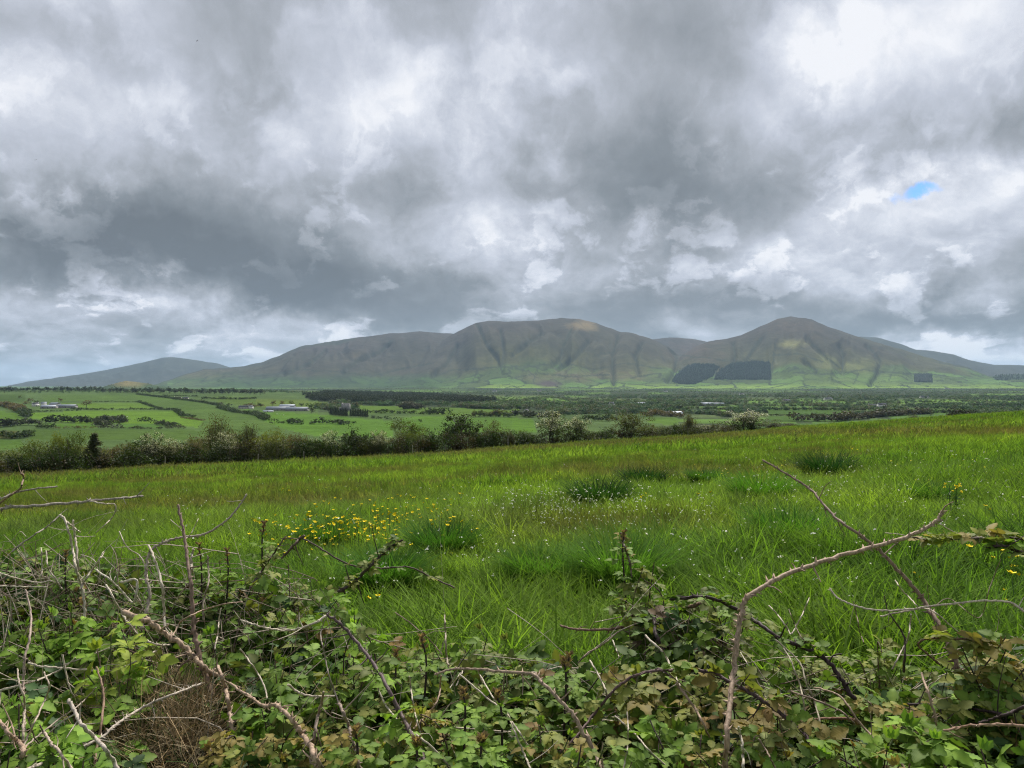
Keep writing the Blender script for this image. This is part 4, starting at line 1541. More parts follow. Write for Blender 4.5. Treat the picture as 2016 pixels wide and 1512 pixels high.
house(637, 805, 7, 6, 4.2, 6.2, m_stn, m_slate, 'small grey stone building left of the ruin', rot=.3, chim=0)
house(1204, 801, 9, 7, 5.4, 8.6, m_wht, m_slate, 'white two storey house in the middle of the vale', rot=.5, chim=2)
house(1254, 798.5, 34, 14, 4.0, 6.2, m_stn, m_tin, 'long pale roofed barn right of the white house', 'barn', .05, 'barn', 3, 0)
house(1392, 799, 26, 12, 4.0, 6.6, m_stn, m_tin, 'left pale barn in the right half of the vale', 'barn', .1, 'barn', 2, 0)
house(1412, 799, 26, 12, 4.0, 6.2, m_stn, m_tin2, 'right grey barn joined to the pale one in the vale', 'barn', -.1, 'barn', 2, 0)
house(1330, 819, 15, 13, 2.0, 6.8, m_stn, m_tin, 'pale round topped barn behind the hedgerow', 'barn', .4, 'barn', 1, 0, True)
house(1318, 817, 14, 7, 2.6, 5.0, m_stn, m_tin2, 'low grey shed left of the round topped barn', 'barn', .1, 'barn', 1, 0)
house(1736, 801, 16, 8, 4.2, 7.2, m_wht, m_slate, 'white house alone right of the middle of the vale', rot=.1)
house(1719, 800.5, 18, 8, 3.0, 5.0, m_crm, m_slate, 'low cream bungalow left of the lone white house', rot=.0)
house(1036, 815, 8, 6, 4.5, 6.8, m_wht, m_slate, 'pale gabled house among trees behind the double hawthorn', rot=1.0, chim=0)
house(1062, 771, 22, 10, 4.8, 8.0, m_wht, m_slate, 'white house in the trees at the foot of the middle mountain', rot=.1)
house(1310, 772, 22, 10, 4.8, 8.0, m_wht, m_slate, 'white house on the wood edge below the ravine', rot=.2)
house(974, 771, 22, 10, 4.8, 8.0, m_wht, m_slate, 'white farmhouse below the bright strip of fields', rot=-.1)
house(1864, 766, 30, 10, 4.8, 8.0, m_wht, m_slate, 'white house by the wood at the foot of the right mountain', rot=.1)
house(1820, 784, 26, 10, 4.2, 7.2, m_wht, m_slate, 'pale long house in the bright fields at the right', rot=.1)
house(1630, 788, 22, 10, 4.2, 7.2, m_wht, m_slate, 'small white house among trees under the right mountain', rot=.3)
house(1548, 792, 18, 10, 4.2, 7.2, m_crm, m_slate, 'small cream house in the wooded vale', rot=.3)
house(1460, 778, 20, 10, 4.2, 7.2, m_wht, m_slate, 'small white house below the spruce blocks', rot=.3)

# the roofless stone ruin
p = hit([681], [808], 300)[0]
root = empty('ruined_tower_house', tuple(p))
tag(root, 'grey roofless stone ruin among bare trees in the middle field', 'ruin')
a = Acc()
W2, D2, T2 = 6.5, 4.5, .9
for (x0, x1, y0, y1, zt) in [(-W2, -W2 + T2, -D2, D2, 12.5), (W2 - T2, W2, -D2, D2, 10.0), (-W2 + T2, W2 - T2, D2 - T2, D2, 12.0)]:
    box(a, x0, x1, y0, y1, -1, zt)
for (x0, x1, z0, z1) in [(-W2 + T2, -2.5, -1, 11.2), (-1.3, 1.6, -1, 10.4), (2.8, W2 - T2, -1, 9.0), (-2.5, -1.3, 2.2, 8.5), (1.6, 2.8, 3.2, 7.5)]:
    box(a, x0, x1, -D2, -D2 + T2, z0, z1)
link('wall', a.mesh('ruin_wall', m_stn), root)
a = Acc()
box(a, -W2 - 4.5, -W2, -2, 3, -1, 5.0)
link('side_wall', a.mesh('ruin_side_wall', m_stn), root)

# sheep
m_wool = flatmat('sheep_wool', (.62, .60, .54))
sheep_me = {}
a = Acc()
ang = np.arange(8) * 2 * PI / 8
sec = [(-.62, .08, .62), (-.5, .26, .64), (-.15, .33, .66), (.2, .32, .67), (.5, .24, .70), (.62, .12, .76), (.78, .10, .86), (.95, .08, .80), (1.02, .03, .76)]
V = np.array([[sx, math.cos(t_) * r_, z_ + math.sin(t_) * r_] for sx, r_, z_ in sec for t_ in ang])
F = np.array([(i * 8 + k, i * 8 + (k + 1) % 8, (i + 1) * 8 + (k + 1) % 8, (i + 1) * 8 + k) for i in range(len(sec) - 1) for k in range(8)])
a.add(V, F)
for lx in (-.4, .42):
    for ly in (-.15, .15):
        a.add(*tube([(lx, ly, .5), (lx + .02, ly, .25), (lx, ly, -.03)], [.07, .045, .04], 5))
sheep_mesh = a.mesh('sheep', m_wool, True)
SH = [(203 + i * 5.2 + random.uniform(-2, 2), 820 + random.uniform(0, 4)) for i in range(10)] + [(553, 817), (558, 818), (545, 816), (120 + 30, 824), (168, 821)]
for p in hit([s_[0] for s_ in SH], [s_[1] for s_ in SH], 300):
    o = link('sheep', sheep_mesh, loc=tuple(p))
    o.rotation_euler.z = random.uniform(0, 6.28)
    o.scale = (1.25,) * 3
    tag(o, 'white sheep grazing in the green fields of the vale', 'sheep', 'sheep grazing in the vale')

# two birds
m_bird = flatmat('bird_feathers', (.015, .015, .017))
for (px, py, lb) in [(70, 315, 'tiny dark bird in flight at the left edge of the sky'), (388, 80, 'tiny dark bird high in the sky left of the middle')]:
    y = 90.0
    a = Acc()
    a.add(*tube([(-.16, 0, 0), (-.08, 0, .01), (.03, 0, .01), (.12, 0, .02), (.17, 0, .02)], [.01, .04, .045, .03, .006], 6))
    for s in (-1, 1):
        a.add([(.06, 0, .03), (.10, s * .16, .09), (.02, s * .38, .04), (-.06, s * .14, .07)], [(0, 1, 2, 3)])
        a.add([(.06, 0, .02), (.10, s * .16, .08), (.02, s * .38, .035), (-.06, s * .14, .06)], [(0, 3, 2, 1)])
    a.add([(-.15, -.01, 0), (-.15, .01, 0), (-.25, .045, 0), (-.25, -.045, 0)], [(0, 1, 2, 3)])
    o = link('bird', a.mesh('bird', m_bird), loc=((px - 1008) / FPX * y, y, (HZ - py) / FPX * y))
    o.rotation_euler = (.3, .1, random.uniform(0, 6))
    o.scale = (.45,) * 3
    tag(o, lb, 'bird')
# ------------------------------------------------------------------ the field: grass, flowers, weeds
m_grass = leaf_mat('grass_blades', (.07, .15, .02), .48, source='INST', rough=.75, spec=.05)
m_tuss = leaf_mat('tussock_blades', (.07, .15, .02), .45, source='OBJECT', rough=.75, spec=.05)


def blades(r, n, rad, hmin, hmax, width, bend, segs=3, clump=0.0, lean=0.25):
    """n curved tapering blades growing in a disc -> V, F(quads), var"""
    V = []
    F = []
    var = []
    k0 = 0
    for i in range(n):
        a = r.uniform(0, 2 * PI)
        d = rad * math.sqrt(r.random())
        bx, by = math.cos(a) * d, math.sin(a) * d
        h = r.uniform(hmin, hmax)
        da = a + r.normal() * .9 if clump else r.uniform(0, 2 * PI)
        dx, dy = math.cos(da), math.sin(da)
        ln = r.uniform(.2, 1.0) * lean * h
        bd = r.uniform(.3, 1.2) * bend * h
        w = width * r.uniform(.7, 1.3)
        sx, sy = -dy, dx
        tw = r.uniform(-.6, .6)
        sx, sy = sx * math.cos(tw) - sy * math.sin(tw), sx * math.sin(tw) + sy * math.cos(tw)
        vv = r.random()
        for s in range(segs + 1):
            t_ = s / segs
            hh = h * (t_ - .35 * (bd / h) * t_ * t_)
            off = ln * t_ + bd * t_ * t_
            ww = w * (1 - t_ ** 1.6) * .5 + w * .04
            V.append((bx + dx * off - sx * ww, by + dy * off - sy * ww, hh - .02 * (s == 0)))
            V.append((bx + dx * off + sx * ww, by + dy * off + sy * ww, hh - .02 * (s == 0)))
            var += [vv * .55 + .35 * t_ + .05] * 2
            if s:
                b = k0 + (s - 1) * 2
                F.append((b, b + 1, b + 3, b + 2))
        k0 += 2 * (segs + 1)
    return np.array(V), np.array(F), np.array(var)


def blade_mesh(name, mat, r, *a, **k):
    V, F, va = blades(r, *a, **k)
    ac = Acc()
    ac.add(V, F, np.clip(va, 0, 1))
    return ac


def stalks(ac, r, n, rad, h0, h1, head):
    for i in range(n):
        a = r.uniform(0, 2 * PI)
        d = rad * math.sqrt(r.random())
        b = np.array([math.cos(a) * d, math.sin(a) * d, 0])
        h = r.uniform(h0, h1)
        tip = b + np.array([r.normal() * .06, r.normal() * .06, h])
        q = smooth_path([b, (b + tip) / 2 + r.normal(size=3) * .008, tip], 4)
        ac.add(*tube(q, [.0016, .0014, .0012, .001], 3), .75)
        if head:
            c = np.repeat(q[-1:], 9, 0) - np.array([0, 0, 1]) * r.uniform(0, .07, 9)[:, None] + r.normal(size=(9, 3)) * .006
            V, F = leaf_quads(c, .0038, r, 0)
            ac.add(V, F, .9)


def field_grass():
    r = np.random.default_rng(21)
    near, mid, far = [], [], []
    for k in range(5):
        rr_ = np.random.default_rng(500 + k)
        ac = blade_mesh('g', m_grass, rr_, 44, .12, .14, .34, .0092, .85, 5, clump=1, lean=.45)
        near.append(ac.mesh('near_grass_shape', m_grass))
    for k in range(2):
        rr_ = np.random.default_rng(520 + k)
        ac = blade_mesh('g', m_grass, rr_, 34, .13, .14, .30, .0088, .8, 4, clump=1, lean=.45)
        stalks(ac, rr_, 4, .14, .28, .46, True)
        near.append(ac.mesh('seeding_grass_shape', m_grass))
    for k in range(4):
        rr_ = np.random.default_rng(540 + k)
        ac = blade_mesh('g', m_grass, rr_, 40, .28, .10, .27, .016, .55, 3)
        mid.append(ac.mesh('mid_grass_shape', m_grass))
    for k in range(4):
        rr_ = np.random.default_rng(560 + k)
        ac = blade_mesh('g', m_grass, rr_, 34, .75, .10, .30, .034, .6, 2)
        far.append(ac.mesh('far_grass_shape', m_grass))

    def colour(x, y, n):
        g1 = fbm(x / 3.2, y / 4.5, 401, 3)
        g2 = fbm(x / 14, y / 22, 405, 3)
        g3 = fbm(x / .9, y / 1.2, 409, 2)
        t_ = np.clip(g1 * 1.0 + g2 * .7 + (g3 - .5) * .5 - .35, 0, 1)
        ys = np.linspace(0, 1, 4)
        dk, md, lt, yl = (.058, .128, .022), (.118, .204, .032), (.172, .268, .042), (.225, .300, .058)
        c = np.stack([np.interp(t_, ys, [dk[k], md[k], lt[k], yl[k]]) for k in range(3)], 1)
        px = px_of(x, y)
        py = HZ - FPX * H(x, y) / y
        # tired brown sward: a long band on the left and patches further right
        b1 = .8 * np.exp(-((py - (1012 - .028 * px)) / 20) ** 2) * sstep(1000, 600, px) * (.35 + .9 * g1)
        b2 = np.exp(-((py - 935) / 20) ** 2 - ((px - 1250) / 230) ** 2) * .7 * (g3 > .42)
        b3 = np.exp(-((py - 1065) / 30) ** 2 - ((px - 1200) / 230) ** 2) * .6 * (g3 > .45)
        b4 = np.exp(-((py - (edge_y(px) * 0 + np.interp(px, [0, 504, 1008, 1512], [944, 910, 890, 856]))) / 9) ** 2) * .75
        b5 = sstep(.55, .72, fbm(x / 5, y / 3.2, 433, 3)) * .6 * sstep(8, 14, y)
        b = np.clip(np.maximum.reduce([b1, b2, b3, b4, b5]), 0, .9)[:, None]
        br = np.array([.165, .125, .062])
        c = c * (1 - b) + br * b
        c *= r.uniform(.72, 1.3, len(x))[:, None]
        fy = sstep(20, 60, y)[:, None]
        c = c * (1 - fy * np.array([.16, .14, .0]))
        return c, b[:, 0], g1

    def band(y0, y1, dens, shapes, smin, smax, name, label, nseed=0, seedheads=False):
        # uniform over the ground area between two depths
        area = (y1 ** 2 - y0 ** 2) * .5 * 1.5
        n = int(area * dens)
        y = np.sqrt(r.uniform(y0 ** 2, y1 ** 2, n))
        u = r.uniform(-.75, .75, n)
        x = u * y
        ey = edge_y(px_of(x, y))
        k = y < ey - .2 + .0 * y
        x, y = x[k], y[k]
        n = len(x)
        c, b, g1 = colour(x, y, n)
        tall = .5 * fbm(x / 1.6, y / 1.6, 450, 2) + .5 * fbm(x / .45, y / .45, 455, 2)
        s = smin + (smax - smin) * np.clip(tall * 1.6 - .3, 0, 1) * r.uniform(.7, 1.2, n)
        z = H(x, y)
        pick = r.integers(0, len(shapes) - nseed, n)
        if nseed:
            sh_ = (b > .3) | (r.random(n) < .03)
            pick = np.where(sh_ & (r.random(n) < .8), len(shapes) - 1 - r.integers(0, nseed, n), pick)
        scl = np.stack([np.maximum(s, .8), np.maximum(s, .8), s * (1 - .25 * b)], 1)
        ca = fbm(x / .7, y / .7, 470, 2) * 12.0
        ct = .38 * fbm(x / .9, y / .9, 480, 2)
        rot = np.stack([r.normal(size=n) * .14 + np.cos(ca) * ct, r.normal(size=n) * .14 + np.sin(ca) * ct, r.uniform(0, 6.28, n) * .999], 1)
        print(name, n)
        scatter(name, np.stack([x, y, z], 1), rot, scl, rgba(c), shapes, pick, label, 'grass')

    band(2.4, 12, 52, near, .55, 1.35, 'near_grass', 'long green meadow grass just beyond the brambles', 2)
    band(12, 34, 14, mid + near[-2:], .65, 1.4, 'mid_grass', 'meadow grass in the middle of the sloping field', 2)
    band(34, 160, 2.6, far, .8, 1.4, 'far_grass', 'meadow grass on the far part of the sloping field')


field_grass()

# dark tussocks one can pick out: column, row of the foot, width, height (photo px), label
TUS = [
    (1182, 1012, 120, 50, (.020, .058, .012), 'dark green grass tussock with a shaded hollow right of the middle of the field'),  # this and the next dark ones: green deepened to stand in for hollow shade
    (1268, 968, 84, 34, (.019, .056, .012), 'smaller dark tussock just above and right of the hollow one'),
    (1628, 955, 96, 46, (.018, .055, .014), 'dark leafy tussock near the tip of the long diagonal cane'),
    (872, 1112, 110, 60, (.045, .120, .020), 'arching grass tussock below the buttercup patch'),
    (1225, 1180, 150, 90, (.075, .165, .028), 'pale arching tussock left of the bramble bush'),
    (1500, 1000, 130, 50, (.070, .175, .022), 'bright green tussock beside the long diagonal cane'),
    (760, 1180, 110, 70, (.060, .150, .024), 'fine leaved tussock behind the dry tangle'),
    (1060, 1165, 110, 60, (.065, .155, .022), 'low spreading tussock in the middle of the near field'),
    (1390, 960, 70, 26, (.050, .125, .020), 'small tussock in the seed heads right of the middle'),
    (1840, 1010, 90, 44, (.055, .140, .022), 'round tussock near the ragwort at the right'),
    (640, 1090, 90, 46, (.06, .15, .02), 'tussock at the left end of the buttercup patch'),
    (1555, 1085, 150, 60, (.06, .16, .02), 'lush tussock behind the crossing canes'),
]
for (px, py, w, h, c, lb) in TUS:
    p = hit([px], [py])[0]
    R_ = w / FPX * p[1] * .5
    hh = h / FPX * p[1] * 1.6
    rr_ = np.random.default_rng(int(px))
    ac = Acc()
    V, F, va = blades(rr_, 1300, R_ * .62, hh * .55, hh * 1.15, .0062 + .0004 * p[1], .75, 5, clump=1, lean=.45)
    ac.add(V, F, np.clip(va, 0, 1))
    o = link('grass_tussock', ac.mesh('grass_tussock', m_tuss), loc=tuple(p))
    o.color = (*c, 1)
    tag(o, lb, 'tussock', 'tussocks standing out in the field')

# buttercups
m_petal, t, b = principled('buttercup_petals', .7, .15)
b.inputs['Base Color'].default_value = (.90, .70, .012, 1)
m_stalk, t, b = principled('flower_stalks', .7, .2)
b.inputs['Base Color'].default_value = (.07, .13, .03, 1)


def buttercup(r, h, nfl=1):
    a = Acc()
    for q in range(nfl):
        top = np.array([r.normal() * .03 + (q - (nfl - 1) / 2) * .045, r.normal() * .03, h * r.uniform(.86, 1.0)])
        path = smooth_path([(0, 0, -.02), top * .5 + r.normal(size=3) * .01, top], 5)
        a.add(*tube(path, [.0022] * 5, 3), None, 1)
        tilt = Euler((r.normal() * .3, r.normal() * .3, r.uniform(0, 6))).to_matrix()
        M_ = np.array(tilt)
        for k in range(5):
            an = k * 2 * PI / 5
            c0, s0 = math.cos(an), math.sin(an)
            pt = np.array([(0, 0, -.002), (.009, -.0085, .0045), (.0185, 0, .0105), (.009, .0085, .0045)])
            pt = np.stack([pt[:, 0] * c0 - pt[:, 1] * s0, pt[:, 0] * s0 + pt[:, 1] * c0, pt[:, 2]], 1) * 1.1
            a.add(pt @ M_.T + top, [(0, 1, 2, 3)], None, 0)
        cc = np.array([(.003, 0, .003), (0, .003, .003), (-.003, 0, .003), (0, -.003, .003), (0, 0, .006)])
        a.add(cc @ M_.T + top, [(0, 1, 4, 4), (1, 2, 4, 4), (2, 3, 4, 4), (3, 0, 4, 4)], None, 0)
    return a.mesh('buttercup', [m_petal, m_stalk])


bc = [buttercup(np.random.default_rng(i), .26 + .03 * i, 1 + (i > 2)) for i in range(5)]
spots = []
rb = np.random.default_rng(31)
GR_MAIN = 'buttercups in the patch left of the middle of the field'
while len(spots) < 285:
    t_ = rb.random()
    if t_ < .62:
        px, py = rb.normal(690, 85), rb.normal(1052, 15)
    elif t_ < .9:
        px, py = rb.normal(805, 70), rb.normal(1020, 22)
    else:
        px, py = rb.normal(560, 50), rb.normal(1068, 10)
    if not (480 < px < 960 and 975 < py < 1085):
        continue
    spots.append((px, py, GR_MAIN, 'yellow buttercup flowering in the patch left of the middle of the field'))
for (cx, cy_, n, sx, sy, gp, lb) in [
    (1992, 1140, 12, 14, 38, 'buttercups at the right edge of the photograph', 'yellow buttercup in the loose group at the right edge of the field'),
    (1620, 900, 9, 26, 6, 'buttercups on the upper right field', 'yellow buttercup high in the right part of the field'),
    (575, 968, 4, 12, 4, 'buttercups above the brown sward', 'yellow buttercup above the brown strip of sward'),
    (915, 960, 3, 14, 10, 'buttercups right of the big patch', 'yellow buttercup scattered right of the big patch'),
    (1255, 986, 3, 12, 2, 'buttercups under the dark tussock', 'yellow buttercup just below the dark tussocks'),
]:
    for k in range(n):
        spots.append((rb.normal(cx, sx), rb.normal(cy_, sy), gp, lb))
for (px, py, lb) in [(1805, 1135, 'single bright buttercup under the crossing canes'), (1843, 1072, 'single buttercup right of the cane crossing'),
                     (803, 1092, 'single buttercup right below the big patch'), (710, 1200, 'pair of buttercups behind the dry brown canes'),
                     (1913, 1118, 'buttercup pair left of the right edge group'), (1398, 1005, 'single buttercup in the right middle of the field'),
                     (1945, 1020, 'single buttercup by the ragwort')]:
    spots.append((px, py, None, lb))
_d = hit([s[0] for s in spots], [s[1] + 20 for s in spots])[:, 1]
Pb = hit([s[0] for s in spots], [s[1] + .21 * FPX / d_ for s, d_ in zip(spots, _d)])
for (px, py, gp, lb), p in zip(spots, Pb):
    o = link('buttercup', bc[rb.integers(5)], loc=tuple(p))
    k = .84 * rb.uniform(.6, 1.25)
    o.scale = (k, k, k)
    o.rotation_euler.z = rb.uniform(0, 6)
    tag(o, lb, 'flower', gp)

# tiny white flowers, uncountable
m_wfl = leaf_mat('white_petals', (.70, .70, .66), .2, source=None, hue=(.95, 1.05))
rr_ = np.random.default_rng(3)
a = Acc()
for k in range(3):
    c = np.array([rr_.normal() * .07, rr_.normal() * .07, rr_.uniform(.20, .34)])
    V, F = leaf_quads(np.repeat(c[None], 4, 0) + rr_.normal(size=(4, 3)) * .003, .0045, rr_, 1.2)
    a.add(V, F)
wf = a.mesh('white_flower_shape', m_wfl)
n = 900
sx_ = np.concatenate([rr_.normal(1130, 130, 150), rr_.normal(1640, 200, 110), rr_.uniform(300, 2000, 170)])
sy_ = np.concatenate([rr_.normal(1065, 26, 150), rr_.normal(1010, 60, 110), rr_.uniform(905, 1280, 170)])
k = sy_ > np.interp(sx_, [0, 1008, 1512, 2016], [945, 895, 862, 822]) + 8
sx_, sy_ = sx_[k], sy_[k]
Pw = hit(sx_, sy_)
k = Pw[:, 1] > 3.0
Pw = Pw[k]
n = len(Pw)
scatter('white_flowers', Pw, np.stack([np.zeros(n), np.zeros(n), rr_.uniform(0, 6, n)], 1), np.repeat(rr_.uniform(.8, 1.4, n)[:, None], 3, 1) * (1 + Pw[:, 1:2] / 60), np.ones((n, 4)), [wf],
        label='sprinkling of tiny white flowers in the meadow grass', cat='flowers')
# pale yellow specks further up the field
V, F = leaf_quads(np.array([(rr_.normal() * .25, rr_.normal() * .25, .33) for _ in range(3)]), .020, rr_, 2.0, .9)
a = Acc()
a.add(V, F)
yf = a.mesh('far_flower_shape', m_petal)
sx_ = rr_.uniform(80, 2000, 420)
sy_ = rr_.uniform(840, 990, 420)
k = sy_ > np.interp(sx_, [0, 1008, 1512, 2016], [950, 898, 868, 832]) + 4
Pw = hit(sx_[k], sy_[k])
n = len(Pw)
scatter('far_buttercups', Pw, np.stack([np.zeros(n), np.zeros(n), rr_.uniform(0, 6, n)], 1), np.repeat(rr_.uniform(.4, 1.0, n)[:, None], 3, 1) * np.array([1, 1, 1.0]), np.ones((n, 4)), [yf],
        label='tiny yellow flowers sprinkled over the far half of the field', cat='flowers')


# leafy field weeds: ragwort and thistles
def weed(px, py, hpx, col, lb, flowers=0, name='thistle', cat='weed', seed=0, wide=.5):
    p = hit([px], [py])[0]
    h = hpx / FPX * p[1]
    r = np.random.default_rng(seed + int(px))
    root = empty(name, tuple(p))
    tag(root, lb, cat)
    a = Acc()
    lv = Acc()
    tops = []
    for s in range(3):
        tip = np.array([r.normal() * .10 * h, r.normal() * .10 * h, h * r.uniform(.8, 1.0)])
        path = smooth_path([(r.normal() * .01, r.normal() * .01, -.02), tip * .5 + r.normal(size=3) * .015, tip], 9)
        a.add(*tube(path, np.linspace(.006, .0025, 9), 5))
        tops.append(tip)
        for i in range(1, 9):
            for q in range(5):
                an = r.uniform(0, 2 * PI)
                ll = h * wide * (1 - i / 11) * r.uniform(.5, 1.0) * .8
                d = np.array([math.cos(an), math.sin(an), r.uniform(.1, .6)])
                sd_ = np.array([-math.sin(an), math.cos(an), 0])
                cpt = [path[i] + d * ll * t2 + np.array([0, 0, -.35 * ll * t2 * t2]) for t2 in np.linspace(0, 1, 6)]
                # deeply lobed leaf: a midrib strip with side lobes
                for j in range(5):
                    w0 = ll * .07
                    lv.add([cpt[j] - sd_ * w0 * .5, cpt[j] + sd_ * w0 * .5, cpt[j + 1] + sd_ * w0 * .4, cpt[j + 1] - sd_ * w0 * .4], [(0, 1, 2, 3)], r.uniform(.3, .7))
                    for sg in (-1, 1):
                        e = cpt[j] + sd_ * sg * ll * .22 + d * ll * .12 + np.array([0, 0, r.uniform(-.02, .05) * ll])
                        lv.add([cpt[j], cpt[j] + d * ll * .06, e, e - d * ll * .05], [(0, 1, 2, 3)], r.uniform(.3, .8))
    link('stem', a.mesh('weed_stem', m_stalk, True), root)
    o = link('leaves', lv.mesh('weed_leaves', m_tuss), root)
    o.color = (*col, 1)
    if flowers:
        fa = Acc()
        for tp in tops:
            for q in range(flowers):
                c = tp + r.normal(size=3) * np.array([.03, .03, .012])
                V, F = leaf_quads(np.repeat(c[None], 6, 0) + r.normal(size=(6, 3)) * .004, .011, r, 1.5)
                fa.add(V, F)
        link('flower_head', fa.mesh('weed_flowers', m_petal), root)


weed(1876, 1042, 88, (.040, .105, .028), 'tall ferny ragwort with small yellow heads in the right of the field', 3, 'ragwort', seed=1)
weed(1800, 1150, 90, (.050, .125, .034), 'feathery green thistle below the crossing of the canes', 0, seed=2)
weed(1845, 1165, 70, (.060, .145, .040), 'lower feathery thistle right of the first', 0, seed=3)
weed(1636, 950, 30, (.030, .085, .022), 'dark nettle like weed growing in the upper right tussock', 0, 'nettle', seed=4)
weed(1566, 880, 34, (.085, .085, .04), 'thin bushy weed standing on the crest near the hedge end', 0, 'dry_weed', seed=5)
weed(1310, 1000, 40, (.045, .11, .025), 'leafy weed right of the dark tussocks', 0, 'nettle', seed=6)
# ------------------------------------------------------------------ bramble hedge in the foreground
m_leaf = leaf_mat('bramble_leaf', (.06, .14, .03), .34, source='OBJECT', rough=.58, spec=.11, vein=True, hue=(.85, 1.15))
m_leafi = leaf_mat('undergrowth_leaf', (.06, .14, .03), .22, source='INST', rough=.6, spec=.12)
m_cane = bark_mat('cane_bark', (.2, .15, .1), (.3, .25, .2), 160, .65, objcol=True)
m_straw = leaf_mat('straw', (.3, .25, .15), .2, source='INST', rough=.7, spec=.2)


def at(px, py, d):
    return np.array([(px - 1008) / FPX * d, d, (HZ - py) / FPX * d])


def leaflet(ac, r, o, ax, nrm, L_, Wd, droop=.25, fold=.22, seg=8, va=.5):
    """serrated oval leaflet starting at o, growing along ax"""
    ax = ax / np.linalg.norm(ax)
    sd_ = np.cross(nrm, ax)
    sd_ /= np.linalg.norm(sd_) + 1e-9
    nn = np.cross(ax, sd_)
    V = []
    vv = []
    curl = r.normal() * .5
    for i in range(seg + 1):
        t_ = i / seg
        w = Wd * .5 * (math.sin(PI * min(1, t_ ** .78)) ** .75 if 0 < t_ < 1 else 0)
        w *= 1.0 + (.16 if i % 2 else -.12)
        c = o + ax * L_ * t_ - nn * droop * L_ * t_ * t_ + sd_ * curl * L_ * .12 * t_ * t_
        e = nn * (fold * w + r.normal() * .015 * L_)
        V += [c + sd_ * w + e, c - nn * .0, c - sd_ * w + e]
        vv += [va - .06, va + .28, va - .06]
    F = []
    for i in range(seg):
        b = i * 3
        F += [(b, b + 1, b + 4, b + 3), (b + 1, b + 2, b + 5, b + 4)]
    ac.add(V, F, np.clip(vv, 0, 1))


def bramble_leaf(seed, n=3, L_=.039, open_=1.0):
    r = np.random.default_rng(seed)
    ac = Acc()
    pet = L_ * .8
    ac.add(*tube([(0, 0, 0), (pet * .5, 0, .004), (pet, 0, 0)], [.0011, .001, .0009], 3), .3)
    up = np.array([0, 0, 1.0])
    leaflet(ac, r, np.array([pet + L_ * .22, 0, -.001]), np.array([1, r.normal() * .08, r.normal() * .08]), up, L_ * 1.1, L_ * .74, .22 + r.normal() * .06, .25, 8, r.uniform(.35, .6))
    for s in (-1, 1):
        leaflet(ac, r, np.array([pet, s * .001, 0]), np.array([.45, s * 1.0, r.normal() * .12]), up, L_ * .88, L_ * .60, .25, .25, 8, r.uniform(.3, .65))
        if n == 5:
            leaflet(ac, r, np.array([pet * .96, s * .001, 0]), np.array([-.55, s * .9, r.normal() * .12]), up, L_ * .62, L_ * .42, .25, .25, 5, r.uniform(.3, .65))
    return ac


LEAVES = [bramble_leaf(i, 3 if i % 3 else 5).mesh('leaf', m_leaf) for i in range(12)]


def young_leaf(seed):      # half folded, narrow leaflets of a shoot tip
    r = np.random.default_rng(seed)
    ac = Acc()
    for s, a_ in ((0, 0), (-1, .5), (1, .5)):
        leaflet(ac, r, np.array([.012, s * .002, 0]), np.array([1, s * .6, .25]), np.array([0, 0, 1.0]), .04, .020, .05, .7, 5, r.uniform(.4, .8))
    return ac.mesh('leaf', m_leaf)


YLEAVES = [young_leaf(i) for i in range(3)]

LIME, YLIM, GRN, DGR, GGR, BRZ, BRG, MID = (.190, .320, .045), (.250, .320, .055), (.130, .215, .036), (.078, .140, .028), (.165, .200, .062), (.235, .195, .062), (.180, .205, .050), (.145, .260, .042)
